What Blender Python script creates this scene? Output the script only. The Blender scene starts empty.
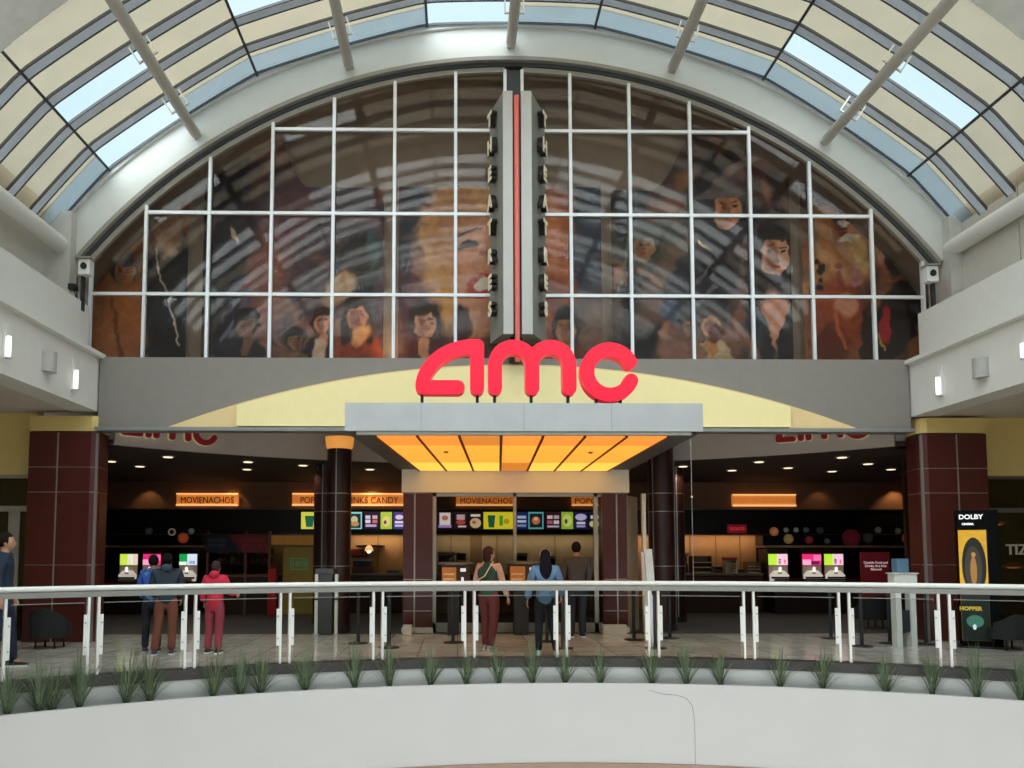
import bpy, bmesh, math, random
import numpy as np
from math import sin, cos, pi, radians, hypot, atan2, sqrt
from mathutils import Vector, Matrix
random.seed(7)
SC = bpy.context.scene
COL = SC.collection

# ------------------------------------------------------------------ camera, sky, exposure
FPX, PCX, PCY = 800.0, 469.0, 497.0
YAW, PITCH = radians(.8), radians(4.15)
EYE = Vector((0, 0, 1.5))
cd = bpy.data.cameras.new('camera'); cam = bpy.data.objects.new('camera', cd); COL.objects.link(cam)
cam.location = EYE
cam.rotation_euler = (radians(90) + PITCH, 0, -YAW)
cd.sensor_width = 36; cd.lens = FPX * 36 / 1024
cd.shift_x = (512 - PCX) / 1024; cd.shift_y = (PCY - 384) / 1024
cd.clip_end = 300
SC.camera = cam
W = bpy.data.worlds.new('sky'); SC.world = W; W.use_nodes = True
nt = W.node_tree; bg = nt.nodes['Background']
tc = nt.nodes.new('ShaderNodeTexCoord'); nz = nt.nodes.new('ShaderNodeTexNoise'); nz.inputs['Scale'].default_value = 2.2
rp = nt.nodes.new('ShaderNodeValToRGB')
rp.color_ramp.elements[0].position = .35; rp.color_ramp.elements[0].color = (.66, .82, .90, 1)
rp.color_ramp.elements[1].position = .7; rp.color_ramp.elements[1].color = (.84, .94, .97, 1)
nt.links.new(tc.outputs['Generated'], nz.inputs['Vector']); nt.links.new(nz.outputs['Fac'], rp.inputs['Fac'])
wm = nt.nodes.new('ShaderNodeMix'); wm.data_type = 'RGBA'; wm.inputs[7].default_value = (1.0, .972, .955, 1)
nt.links.new(rp.outputs['Color'], wm.inputs[6]); nt.links.new(wm.outputs[2], bg.inputs['Color']); # hazy overcast with the veiled sun behind the photographer
sd = nt.nodes.new('ShaderNodeVectorMath'); sd.operation = 'DOT_PRODUCT'; sd.inputs[1].default_value = Vector((-.12, -.62, .77)).normalized()
mr = nt.nodes.new('ShaderNodeMapRange'); mr.inputs[1].default_value = .25; mr.inputs[2].default_value = 1.0; mr.inputs[3].default_value = SKY0 = 1.12; mr.inputs[4].default_value = SKY1 = 8.0
nt.links.new(tc.outputs['Generated'], sd.inputs[0]); nt.links.new(sd.outputs['Value'], mr.inputs[0]); nt.links.new(mr.outputs[0], bg.inputs['Strength'])
mf = nt.nodes.new('ShaderNodeMapRange'); mf.inputs[1].default_value = .2; mf.inputs[2].default_value = .6
nt.links.new(sd.outputs['Value'], mf.inputs[0]); nt.links.new(mf.outputs[0], wm.inputs[0])
SC.view_settings.view_transform = 'Standard'; SC.view_settings.look = 'None'
SC.view_settings.exposure = 0.0; SC.view_settings.gamma = 1.0; SC.view_settings.use_curve_mapping = False
SC.cycles.max_bounces = 10; SC.cycles.transparent_max_bounces = 24; SC.cycles.diffuse_bounces = 4
SC.cycles.use_denoising = True
SC.cycles.sample_clamp_indirect = 6

# ------------------------------------------------------------------ measuring
_f = Vector((sin(YAW) * cos(PITCH), cos(YAW) * cos(PITCH), sin(PITCH))); _r = Vector((cos(YAW), -sin(YAW), 0)); _u = _r.cross(_f)
def ray(x, y): return _f + _r * ((x - PCX) / FPX) - _u * ((y - PCY) / FPX)
def at(x, y, Y):                      # point on the plane of depth Y
    d = ray(x, y); return EYE + d * (Y / d.y)
def atz(x, y, z):                     # point on the level z
    d = ray(x, y); return EYE + d * ((z - 1.5) / d.z)

# ------------------------------------------------------------------ materials
def hexc(h):
    h = h.lstrip('#'); c = [int(h[i:i + 2], 16) / 255 for i in (0, 2, 4)]
    return tuple(v / 12.92 if v <= .04045 else ((v + .055) / 1.055) ** 2.4 for v in c) + (1,)
MATS = {}
def mat(name, hx, rough=.6, metal=0, emit=None, es=1.0, noise=.06, scale=6, spec=.5, bump=0):
    if name in MATS: return MATS[name]
    m = bpy.data.materials.new(name); m.use_nodes = True; t = m.node_tree; b = t.nodes['Principled BSDF']
    c = hexc(hx)
    b.inputs['Roughness'].default_value = rough; b.inputs['Metallic'].default_value = metal
    b.inputs['Specular IOR Level'].default_value = spec
    if noise:
        tcn = t.nodes.new('ShaderNodeTexCoord'); n = t.nodes.new('ShaderNodeTexNoise'); n.inputs['Scale'].default_value = scale; n.inputs['Detail'].default_value = 4
        r = t.nodes.new('ShaderNodeValToRGB')
        r.color_ramp.elements[0].position = .3; r.color_ramp.elements[1].position = .7
        r.color_ramp.elements[0].color = tuple(v * (1 - noise) for v in c[:3]) + (1,)
        r.color_ramp.elements[1].color = tuple(min(1, v * (1 + noise)) for v in c[:3]) + (1,)
        t.links.new(tcn.outputs['Object'], n.inputs['Vector']); t.links.new(n.outputs['Fac'], r.inputs['Fac']); t.links.new(r.outputs['Color'], b.inputs['Base Color'])
        if bump:
            bp = t.nodes.new('ShaderNodeBump'); bp.inputs['Strength'].default_value = bump; bp.inputs['Distance'].default_value = .01
            t.links.new(n.outputs['Fac'], bp.inputs['Height']); t.links.new(bp.outputs['Normal'], b.inputs['Normal'])
    else: b.inputs['Base Color'].default_value = c
    if emit: b.inputs['Emission Color'].default_value = hexc(emit); b.inputs['Emission Strength'].default_value = es
    MATS[name] = m; return m
def glass_mat(name, tint, gloss=.1, rough=.02, diff=None, dfac=0, fres=True):
    """thin pane: tinted see-through + mirror reflection (+ a little translucent scatter)"""
    m = bpy.data.materials.new(name); m.use_nodes = True; t = m.node_tree; t.nodes.clear()
    out = t.nodes.new('ShaderNodeOutputMaterial'); tr = t.nodes.new('ShaderNodeBsdfTransparent'); tr.inputs['Color'].default_value = hexc(tint)
    gl = t.nodes.new('ShaderNodeBsdfGlossy'); gl.inputs['Roughness'].default_value = rough
    base = tr
    if diff:
        df = t.nodes.new('ShaderNodeBsdfTranslucent'); df.inputs['Color'].default_value = hexc(diff)
        mx = t.nodes.new('ShaderNodeMixShader'); mx.inputs[0].default_value = dfac
        n = t.nodes.new('ShaderNodeTexNoise'); n.inputs['Scale'].default_value = 1.3; n.inputs['Detail'].default_value = 6; n.inputs['Distortion'].default_value = 1.2
        mr = t.nodes.new('ShaderNodeMapRange'); mr.inputs[3].default_value = dfac * .6; mr.inputs[4].default_value = min(1, dfac * 1.4)
        tcn = t.nodes.new('ShaderNodeTexCoord'); t.links.new(tcn.outputs['Object'], n.inputs['Vector'])
        t.links.new(n.outputs['Fac'], mr.inputs[0]); t.links.new(mr.outputs[0], mx.inputs[0])
        t.links.new(tr.outputs[0], mx.inputs[1]); t.links.new(df.outputs[0], mx.inputs[2]); base = mx
    m2 = t.nodes.new('ShaderNodeMixShader')
    if fres == 'grazing':         # clean glass: reflects only at glancing angles
        lw = t.nodes.new('ShaderNodeLayerWeight'); lw.inputs['Blend'].default_value = .5
        pw = t.nodes.new('ShaderNodeMath'); pw.operation = 'POWER'; pw.inputs[1].default_value = 4
        t.links.new(lw.outputs['Facing'], pw.inputs[0]); t.links.new(pw.outputs[0], m2.inputs[0])
    elif fres:
        lw = t.nodes.new('ShaderNodeLayerWeight'); lw.inputs['Blend'].default_value = .25
        ma = t.nodes.new('ShaderNodeMath'); ma.operation = 'ADD'; ma.inputs[1].default_value = gloss
        ml = t.nodes.new('ShaderNodeMath'); ml.operation = 'MULTIPLY'; ml.inputs[1].default_value = .5
        t.links.new(lw.outputs['Fresnel'], ml.inputs[0]); t.links.new(ml.outputs[0], ma.inputs[0]); t.links.new(ma.outputs[0], m2.inputs[0])
    else: m2.inputs[0].default_value = gloss
    t.links.new(base.outputs[0], m2.inputs[1]); t.links.new(gl.outputs[0], m2.inputs[2]); t.links.new(m2.outputs[0], out.inputs[0])
    return m
white = mat('white_paint', '#d2d3cf', .55, noise=.02)
white2 = mat('ledge_paint', '#d6d8d4', .5, noise=.02)
fascia_m = mat('fascia_paint', '#b3b3b2', .5, noise=.015, scale=2)
steel_w = mat('white_steel', '#d4d7d4', .35, .0, noise=.02)
tube_m = mat('tube_paint', '#b5b2aa', .45, noise=.04)
rib_m = mat('rib_bluegrey', '#d6e4f8', .45, .0, noise=.05)
gasket = mat('gasket', '#3c4246', .6)
mull_m = mat('mullion_white', '#d5dbe0', .35, .2, noise=.02)
rim_m = mat('rim_taupe', '#8b8880', .5)
dark_m = mat('dark_metal', '#33353a', .45, .3)
grey_f = mat('fascia_grey', '#7f7c77', .7, noise=.03)
yel1 = mat('yellow_paint', '#ece0a6', .6, noise=.02)
yel2 = mat('ochre_paint', '#dfc793', .6, noise=.02)
yel3 = mat('ochre_wall', '#d6bd77', .65, noise=.03)
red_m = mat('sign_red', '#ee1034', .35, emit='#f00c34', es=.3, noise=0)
redd = mat('sign_red_edge', '#b01030', .4, noise=0)
black = mat('black', '#0d0d0f', .45)
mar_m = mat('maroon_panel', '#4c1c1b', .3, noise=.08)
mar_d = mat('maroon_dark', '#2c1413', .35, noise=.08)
seam_m = mat('steel_seam', '#a3a09c', .3, .6)
steel = mat('brushed_steel', '#b6babd', .35, .6, noise=.05, scale=12)
canm = mat('canopy_metal', '#b4b8ba', .38, .35, noise=.05, scale=3)
cream = mat('header_cream', '#e6d9c4', .6, noise=.02)
brown_c = mat('lobby_ceiling', '#3c302c', .8)
brown_w = mat('lobby_brown', '#5f4334', .7)
tan_w = mat('lobby_tan', '#b58d5c', .7)
carpet = mat('lobby_carpet', '#3d3b3e', .9, scale=40, noise=.3)
bulk_m = mat('bulkhead_grey', '#bdb6ae', .8, noise=.03)
cp = glass_mat('skylight_beige', '#cac8be', .03, .1, '#c9c2ae', .16, fres=False)
cc = glass_mat('skylight_clear', '#f6fdff', .02, fres=False)
cdk = glass_mat('skylight_refl_tint', '#b4bec2', .05, .12, '#a8b2b4', .2, fres=False)  # darker blue-grey tint stands in for reflections in the first row
gwin = glass_mat('window_tinted', '#eeeae6', .018, .05, fres=False)
grail = glass_mat('rail_glass', '#eef1ef', .0, .01, fres='grazing')
gstore = glass_mat('store_glass', '#e8e6e2', .0, .01, fres='grazing')

# ------------------------------------------------------------------ geometry helpers
OFF = {}
class MB:
    def __init__(s): s.bm = bmesh.new()
    def face(s, pts):
        try: return s.bm.faces.new([s.bm.verts.new(p) for p in pts])
        except ValueError: return None
    def box(s, a, b, M=None):
        x0, y0, z0 = a; x1, y1, z1 = b
        v = [Vector((x, y, z)) for z in (z0, z1) for y in (y0, y1) for x in (x0, x1)]
        if M: v = [M @ p for p in v]
        v = [s.bm.verts.new(p) for p in v]
        for f in ((0, 2, 3, 1), (4, 5, 7, 6), (0, 1, 5, 4), (2, 6, 7, 3), (0, 4, 6, 2), (1, 3, 7, 5)): s.bm.faces.new([v[i] for i in f])
        return s
    def cbox(s, c, d, M=None): return s.box([c[i] - d[i] / 2 for i in range(3)], [c[i] + d[i] / 2 for i in range(3)], M)
    def prism(s, poly, ext, M=None):
        """poly: 3-D points (closed), ext: extrusion vector"""
        a = [Vector(p) for p in poly]; e = Vector(ext); b = [p + e for p in a]
        if M: a = [M @ p for p in a]; b = [M @ p for p in b]
        a = [s.bm.verts.new(p) for p in a]; b = [s.bm.verts.new(p) for p in b]; n = len(a)
        s.bm.faces.new(a); s.bm.faces.new(b[::-1])
        for i in range(n): s.bm.faces.new((a[i], b[i], b[(i + 1) % n], a[(i + 1) % n]))
        return s
    def loft(s, rings, closed=True, cap=True):
        R = [[s.bm.verts.new(p) for p in r] for r in rings]; n = len(R[0])
        for a, b in zip(R, R[1:]):
            for i in range(n if closed else n - 1):
                s.bm.faces.new((a[i], a[(i + 1) % n], b[(i + 1) % n], b[i]))
        if cap and closed: s.bm.faces.new(R[0][::-1]); s.bm.faces.new(R[-1])
        return s
    def tube(s, path, r, n=10, sx=1, sz=1):
        P = [Vector(p) for p in path]; rr = r if isinstance(r, (list, tuple)) else [r] * len(P)
        rings = []
        for i, p in enumerate(P):
            t = (P[min(i + 1, len(P) - 1)] - P[max(i - 1, 0)]).normalized()
            ref = Vector((0, 0, 1)) if abs(t.z) < .95 else Vector((0, 1, 0))
            a = t.cross(ref).normalized(); b = a.cross(t)
            rings.append([p + a * cos(2 * pi * k / n) * rr[i] * sx + b * sin(2 * pi * k / n) * rr[i] * sz for k in range(n)])
        return s.loft(rings)
    def lathe(s, prof, c=(0, 0, 0), n=20):
        c = Vector(c)
        return s.loft([[c + Vector((max(r, .0004) * cos(2 * pi * k / n), max(r, .0004) * sin(2 * pi * k / n), z)) for k in range(n)] for r, z in prof])
    def ring(s, cx, cz, r0, r1, y0, y1, a0, a1, n=64, fac=None):
        """arch ring in the XZ plane, angles measured from the crown"""
        rs = []
        for k in range(n + 1):
            a = a0 + (a1 - a0) * k / n; sx, cz_ = sin(a), cos(a)
            d = fac(a) if fac else 0
            rs.append([(cx + (r + d) * sx, y, cz + (r + d) * cz_) for r, y in ((r0, y0), (r1, y0), (r1, y1), (r0, y1))])
        return s.loft(rs)
    def plan(s, cx, cy, r0, r1, z0, z1, a0, a1, n=64):
        """ring in plan, angles from +Y"""
        rs = []
        for k in range(n + 1):
            a = a0 + (a1 - a0) * k / n
            rs.append([(cx + r * sin(a), cy + r * cos(a), z) for r, z in ((r0, z0), (r1, z0), (r1, z1), (r0, z1))])
        return s.loft(rs)
    def ball(s, c, r, n=12, M=None):
        c = Vector(c); r = (r, r, r) if not isinstance(r, (tuple, list)) else r
        m = Matrix.Translation(c) @ (M or Matrix()) @ Matrix.Diagonal((*r, 1))
        bmesh.ops.create_uvsphere(s.bm, u_segments=n, v_segments=max(6, n // 2 + 2), radius=1, matrix=m); return s
    def build(s, name, m, parent=None, loc=None, smooth=False, bevel=0):
        if bevel: bmesh.ops.bevel(s.bm, geom=s.bm.edges[:], offset=bevel, segments=2, affect='EDGES', profile=.7)
        bmesh.ops.recalc_face_normals(s.bm, faces=s.bm.faces[:])
        me = bpy.data.meshes.new(name); 
        off = OFF.get(parent.name, Vector()) if parent else (Vector(loc) if loc is not None else Vector())
        if off.length: bmesh.ops.translate(s.bm, verts=s.bm.verts[:], vec=-off)
        s.bm.to_mesh(me); s.bm.free()
        if smooth:
            for p in me.polygons: p.use_smooth = True
            try: me.set_sharp_from_angle(angle=radians(40))
            except Exception: pass
        return link(name, me, m, parent, loc)
def link(name, me, m, parent=None, loc=None):
    o = bpy.data.objects.new(name, me); COL.objects.link(o)
    if m: me.materials.append(m)
    if parent: o.parent = parent; OFF[o.name] = OFF.get(parent.name, Vector())
    elif loc is not None: o.location = loc; OFF[o.name] = Vector(loc)
    return o
def tag(o, label=None, cat=None, group=None, kind=None):
    if label: o['label'] = label
    if cat: o['category'] = cat
    if group: o['group'] = group
    if kind: o['kind'] = kind
    return o
def thing(name, label, cat, loc=(0, 0, 0), group=None, kind=None):
    o = bpy.data.objects.new(name, None); COL.objects.link(o); o.location = loc; o.empty_display_size = .1
    OFF[o.name] = Vector(loc)
    return tag(o, label, cat, group, kind)
def struct(o, label=None, cat=None): return tag(o, label, cat, kind='structure')
def copy_tree(o, parent=None):
    c = o.copy(); COL.objects.link(c); c.parent = parent
    for ch in [x for x in bpy.data.objects if x.parent == o]: copy_tree(ch, c)
    return c
def text_mesh(txt, size, depth=.01, bold=0.0, align='CENTER', sx=1.0, lines=1.0):
    cu = bpy.data.curves.new('lettering', 'FONT'); cu.body = txt; cu.size = size; cu.extrude = depth / 2; cu.offset = bold
    cu.align_x = align; cu.align_y = 'CENTER'; cu.resolution_u = 3; cu.space_line = lines
    o = bpy.data.objects.new('lettering', cu); COL.objects.link(o); bpy.context.view_layer.update()
    me = bpy.data.meshes.new_from_object(o.evaluated_get(bpy.context.evaluated_depsgraph_get()))
    bpy.data.objects.remove(o); bpy.data.curves.remove(cu)
    me.transform(Matrix.Diagonal((sx, 1, 1, 1)) ); return me
def text(name, txt, size, M, m, parent=None, **k):
    """M places the lettering: local x = reading direction, local y = up, local z = towards the reader"""
    me = text_mesh(txt, size, **k); off = OFF.get(parent.name, Vector()) if parent else Vector()
    me.transform(Matrix.Translation(-off) @ M); me.materials.clear(); return link(name, me, m, parent)
def facing(p, nx=0, ny=-1):
    """frame at p, readable from the direction (nx, ny)"""
    n = Vector((nx, ny, 0)).normalized(); x = Vector((0, 0, 1)).cross(n)
    return Matrix(((x.x, 0, n.x, p[0]), (x.y, 0, n.y, p[1]), (0, 1, 0, p[2]), (0, 0, 0, 1)))

# ================================================================== SETTING
AX, AZ = .97, .72            # axis of the vault
FY = 14.2                    # plane of the facade
XL, XR = -6.37, 8.12         # faces of the side balconies
CXR, CYR = 1.5, .22          # centre of the curved balcony edge
RF = 11.1

# --- floors
def arcpt(r, a): return Vector((CXR + r * sin(a), CYR + r * cos(a), 0))
m = MB()
A = radians(46)
ring = [arcpt(11.78, -A + 2 * A * k / 60) for k in range(61)]
far = 15.4
poly = [Vector((p.x, p.y, -.28)) for p in ring] + [Vector((14, ring[-1].y, -.28)), Vector((14, far, -.28)), Vector((-13, far, -.28)), Vector((-13, ring[0].y, -.28))]
m.prism(poly, (0, 0, .28))
ft = bpy.data.materials.new('marble_tile'); ft.use_nodes = True; t = ft.node_tree; b = t.nodes['Principled BSDF']
tcn = t.nodes.new('ShaderNodeTexCoord'); br = t.nodes.new('ShaderNodeTexBrick'); br.offset = 0
br.inputs['Scale'].default_value = 1.0; br.inputs['Brick Width'].default_value = .6; br.inputs['Row Height'].default_value = .6; br.inputs['Mortar Size'].default_value = .006
n1 = t.nodes.new('ShaderNodeTexNoise'); n1.inputs['Scale'].default_value = 3; n1.inputs['Detail'].default_value = 8; n1.inputs['Distortion'].default_value = 2
r1 = t.nodes.new('ShaderNodeValToRGB'); r1.color_ramp.elements[0].position = .35; r1.color_ramp.elements[0].color = hexc('#c4bfb8'); r1.color_ramp.elements[1].position = .65; r1.color_ramp.elements[1].color = hexc('#e0dad2')
mxx = t.nodes.new('ShaderNodeMix'); mxx.data_type = 'RGBA'; mxx.blend_type = 'MULTIPLY'; mxx.inputs[0].default_value = 1
br.inputs['Color1'].default_value = (1, 1, 1, 1); br.inputs['Color2'].default_value = (.78, .78, .78, 1); br.inputs['Mortar'].default_value = (.35, .33, .3, 1)
t.links.new(tcn.outputs['Object'], br.inputs['Vector']); t.links.new(tcn.outputs['Object'], n1.inputs['Vector']); t.links.new(n1.outputs['Fac'], r1.inputs['Fac'])
t.links.new(r1.outputs['Color'], mxx.inputs[6]); t.links.new(br.outputs['Color'], mxx.inputs[7]); t.links.new(mxx.outputs[2], b.inputs['Base Color'])
b.inputs['Roughness'].default_value = .13
struct(m.build('floor', ft))
m = MB()                      # side walks and the near slab the photographer stands on
m.box((-13, -8, -.28), (-6.6, ring[0].y, 0)); m.box((8.6, -8, -.28), (14, ring[-1].y, 0)); m.box((-6.6, -8, -.28), (8.6, .45, 0))
struct(m.build('floor', ft))
struct(MB().box((-13, 15.4, -.28), (14, 24.5, -.004)).build('floor', carpet))
struct(MB().box((-13, -8.3, 0), (14, -8.05, 11.6)).build('wall_added_end', white))  # unseen end wall, added to keep bright sky out of window reflections
struct(MB().box((-20, -12, -6.3), (20, 26, -6)).build('floor', mat('ground_floor', '#b9b2a6', .4)))

# --- curved balcony edge: fascia, trough, kerb
fas = struct(MB().plan(CXR, CYR, RF, RF + .06, -1.37, -.29, -A, A).build('trim_1', fascia_m, smooth=True))
fas['label'] = 'white curved balcony fascia'
mm = MB().plan(CXR, CYR, RF - .045, RF + .3, -1.45, -1.372, -A, A)
struct(mm.build('trim_2', mat('bronze_edge', '#8d7566', .5), smooth=True))
struct(MB().plan(CXR, CYR, RF + .062, 11.52, -.62, -.5, -A, A).build('trim_3', mat('trough_floor', '#8d8e8a', .8)))
struct(MB().plan(CXR, CYR, 11.5, 11.77, -.5, -.115, -A, A, 60).build('trim_4', mat('trough_back', '#b4b7b3', .5, noise=.02)))
struct(MB().plan(CXR, CYR, 11.485, 11.777, -.113, .012, -A, A, 60).build('trim_5', mat('kerb_dark', '#2e2c2b', .5)))
so = tag(MB().plan(CXR, CYR, RF + .065, 11.48, -.499, -.36, -A * .98, A * .98, 90).build('planting_soil', mat('soil', '#2c2a24', .95, noise=.4, scale=50, bump=.8)),
         'dark soil in the long curved planter trough below the railing', 'soil', kind='stuff')
# hairline joint on the fascia
jt = MB(); pts = []
for px, py in ((649, 690), (662, 694), (676, 695), (686, 698), (692, 705), (694, 716), (695, 735), (695.5, 768)):
    d = ray(px, py); # intersect the cylinder
    ex, ey = EYE.x - CXR, EYE.y - CYR; a_ = d.x ** 2 + d.y ** 2; b_ = 2 * (ex * d.x + ey * d.y); c_ = ex * ex + ey * ey - (RF - .002) ** 2
    tt = (-b_ + sqrt(b_ * b_ - 4 * a_ * c_)) / (2 * a_); pts.append(EYE + d * tt)
jt.tube(pts, .004, 5); tag(jt.build('joint_line', mat('joint', '#8a8780', .8)), 'fine grey hairline wire running down the white curved fascia', 'wire')

# --- side balconies
def side(sgn, X, name, zb, zl, zt):
    o = X
    s = 1 if sgn > 0 else -1
    m = MB()
    prof = [(o, zb), (o, zl - .03), (o - s * .10, zl - .02), (o - s * .10, zl + .05), (o + s * .22, zl + .16), (o + s * .22, zt), (o + s * .45, zt), (o + s * .45, zb)]
    m.prism([(x, -8, z) for x, z in prof], (0, 22.12, 0))
    struct(m.build('wall_' + name, white))
    m = MB(); m.box((min(o + s * .02, o + s * 6), -8, zb + .02), (max(o + s * .02, o + s * 6), 14.305, zb + .1)); struct(m.build('ceiling', mat('soffit_' + name, '#c4bdb2', .7)))
    m = MB(); m.box((min(o + s * .46, o + s * 6), -8, zt - .3), (max(o + s * .46, o + s * 6), 14.2, zt - .2)); struct(m.build('ceiling', white))
    # clerestory wall between parapet and vault, with panel joints
    xx = o + s * .95
    m = MB(); y = -8
    while y < 14.1:
        y1 = min(y + 1.86, 14.15); m.box((min(xx, xx + s * .1), y + .012, zt - .3), (max(xx, xx + s * .1), y1 - .012, 7.75)); y += 1.86
    m.box((min(xx + s * .03, xx + s * .1), -8, zt - .3), (max(xx + s * .03, xx + s * .12), 14.15, 7.74))
    struct(m.build('wall_upper_' + name, mat('clerestory', '#c2bfb7', .6, noise=.03)))
    m = MB(); m.box((min(o + s * 5.9, o + s * 6), -8, 0), (max(o + s * 5.9, o + s * 6), 15, zb)); struct(m.build('wall_shop_' + name, yel3))
side(-1, XL, 'left', 4.03, 5.0, 5.93)
side(1, XR, 'right', 3.97, 4.93, 5.86)

# --- vault
ANG = radians(52.5)
KNOT = [radians(a) for a in (-60.6, -43.3, -26.0, -8.4, 8.4, 26.0, 43.3, 60.6)]
def facet(a):                 # the glazing runs straight between the longitudinal bars
    for k0, k1 in zip(KNOT, KNOT[1:]):
        if k0 <= a <= k1: return .6 * RG * (cos((k1 - k0) / 2) / cos(a - (k0 + k1) / 2) - 1)
    return 0
SEG = [radians(a) for a in (-52.5, -43.3, -34.5, -26.0, -17.0, -8.4, 0, 8.4, 17.0, 26.0, 34.5, 43.3, 52.5)]
RG = 10.61
vault = thing('ceiling', 'glazed barrel vault of beige and clear panes on blue-grey ribs', 'skylight', (AX, FY, AZ + RG), kind='structure')
STEP = .70
clear = {(2, 1), (0, 1), (2, 3), (0, 5), (1, 9), (2, 10)}
ys = []; y = FY; ncount = 0
rows = []
k = 0; y = FY - .2
while y > -6.5:
    st_ = STEP
    rows.append((y - st_, y)); y -= st_; k += 1
    if k % 5 == 0: y -= .7
def pane(m, y0, y1, a0, a1):
    rs = []
    for j in range(4):
        a = a0 + (a1 - a0) * j / 3
        rs.append([(AX + r * sin(a), yy, AZ + r * cos(a)) for r, yy in ((RG + facet(a), y0), (RG + .02 + facet(a), y0), (RG + .02 + facet(a), y1), (RG + facet(a), y1))])
    m.loft(rs)
rest = MB(); rest_clear = MB()
for ri, (y0, y1) in enumerate(rows):
    for si in range(12):
        a0, a1 = SEG[si] + .0015, SEG[si + 1] - .0015
        mt = cc if (ri, si) in clear else (cdk if ri == 0 else cp)
        if ri >= 5: mt = cc if (ri * 7 + si * 5) % 9 else cp  # unseen rear bays, made mostly clear to let in more light
        if ri < 5:
            m = MB(); pane(m, y0 + (.28 if mt is cdk else .005), y1 + (.18 if ri == 0 else -.005), a0, a1)
            if mt is cdk:
                m3 = MB(); pane(m3, y0 + .005, y0 + .275, a0, a1); m3.build('glass_pane', cp, vault)
            o = m.build('glass_pane', mt, vault)
            if mt is cc: o['label'] = 'clear pale blue glass pane'
            if mt is cdk: o['label'] = 'grey glass pane next to the arch, reflection put into its tint'
        elif mt is cc: pane(rest_clear, y0 + .005, y1 - .005, a0, a1)
        else: pane(rest, y0 + .005, y1 - .005, a0, a1)
tag(rest.build('far_pane', cp, vault), kind='stuff'); tag(rest_clear.build('far_clear_pane', cc, vault), kind='stuff')
def rib(yc, w, mlist=None):
    m = MB().ring(AX, AZ, RG - .035, RG - .003, yc - w / 2, yc + w / 2, -ANG, ANG, 75, facet); o = m.build('rib', rib_m, vault, smooth=True)
    g = MB()
    for s in (-1, 1): g.ring(AX, AZ, RG - .045, RG - .002, yc + s * (w / 2 + .012) - .01, yc + s * (w / 2 + .012) + .01, -ANG, ANG, 75, facet)
    g.build('gasket', gasket, o)
arches = []
rib(FY - .14, .1)
for ri, (y0, y1) in enumerate(rows):
    if ri % 5 != 4: rib(y0, .17)
    else: arches.append(y0 - .35)
for yc in arches:
    MB().ring(AX, AZ, RG - .15, RG + .05, yc - .35, yc + .35, -ANG, ANG, 48).build('main_arch', mat('arch_white', '#e6eae8', .45), vault, smooth=True)
for a in (-43.3, -26.0, -8.4, 8.4, 26.0, 43.3):
    a = radians(a); M = Matrix.Translation((AX, 0, AZ)) @ Matrix.Rotation(a, 4, 'Y')
    MB().box((-.022, -6.9, RG - .06), (.022, FY - .05, RG - .004), M).build('glazing_bar', gasket, vault)
for i, a in enumerate((-52.0, -34.3, -17.0, 0, 17.0, 34.6, 51.6)):
    M = Matrix.Translation((AX, 0, AZ)) @ Matrix.Rotation(radians(a), 4, 'Y')
    nm = ('at the far left springing of the vault', 'second from the left on the vault', 'third from the left on the vault, left of the crown', 'at the very crown of the vault above the pylon',
          'first right of the crown of the vault', 'long one crossing the right clear panes of the vault', 'at the far right springing of the vault')[i]
    base = M @ Vector((0, FY - .1, 10.18))
    t_ = thing('roof_purlin', 'pale grey steel purlin tube ' + nm, 'beam', base, 'steel purlins under the skylight')
    P = [M @ Vector((0, -7, 10.18)), M @ Vector((0, FY - .16, 10.18))]
    w = .15 if abs(a) > 50 else .094
    m = MB(); m.tube(P, w, 14); m.build('tube', tube_m if abs(a) < 50 else white2, t_, smooth=True)
    MB().box((-.07, FY - .159, 10.09), (.07, FY - .11, 10.27), M).build('end_bracket', tube_m, t_)
    if abs(a) < 50:
        for yy in (13.2, 11.8):
            for s in (-1, 1):
                MB().prism([(s * .172, yy, 10.14), (s * .172, yy, RG - .155), (s * .150, yy, RG - .155), (s * .150, yy, 10.165), (s * .06, yy, 10.165), (s * .06, yy, 10.14)], (0, .03, 0), M).build('hanger', steel_w, t_)

# --- arch band round the window
bd = MB().ring(AX, AZ, 9.93, 10.50, 14.1, 14.4, -radians(52), radians(52), 90)
o = struct(bd.build('trim_6', mat('band_white', '#c9ccc8', .5, noise=.02), smooth=True)); o['label'] = 'broad white arch band over the window'
MB().ring(AX, AZ, 10.50, 10.56, 14.04, 14.4, -radians(52), radians(52), 90).build('lip', steel_w, o, smooth=True)
MB().ring(AX, AZ, 9.86, 9.93, 14.06, 14.3, -radians(52), radians(52), 90).build('inner_rim', rim_m, o, smooth=True)
MB().ring(AX, AZ, 9.79, 9.86, 14.15, 14.3, -radians(52), radians(52), 90).build('dark_rim', gasket, o, smooth=True)  # thin dark ring between rim and window
# piers at both ends of the arch
struct(MB().box((-7.4, 13.9, 4.2), (-6.86, 14.6, 7.6)).box((8.84, 13.9, 4.2), (9.5, 14.6, 7.6)).build('trim_7', mat('pier', '#bdbcb6', .6)))

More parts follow.
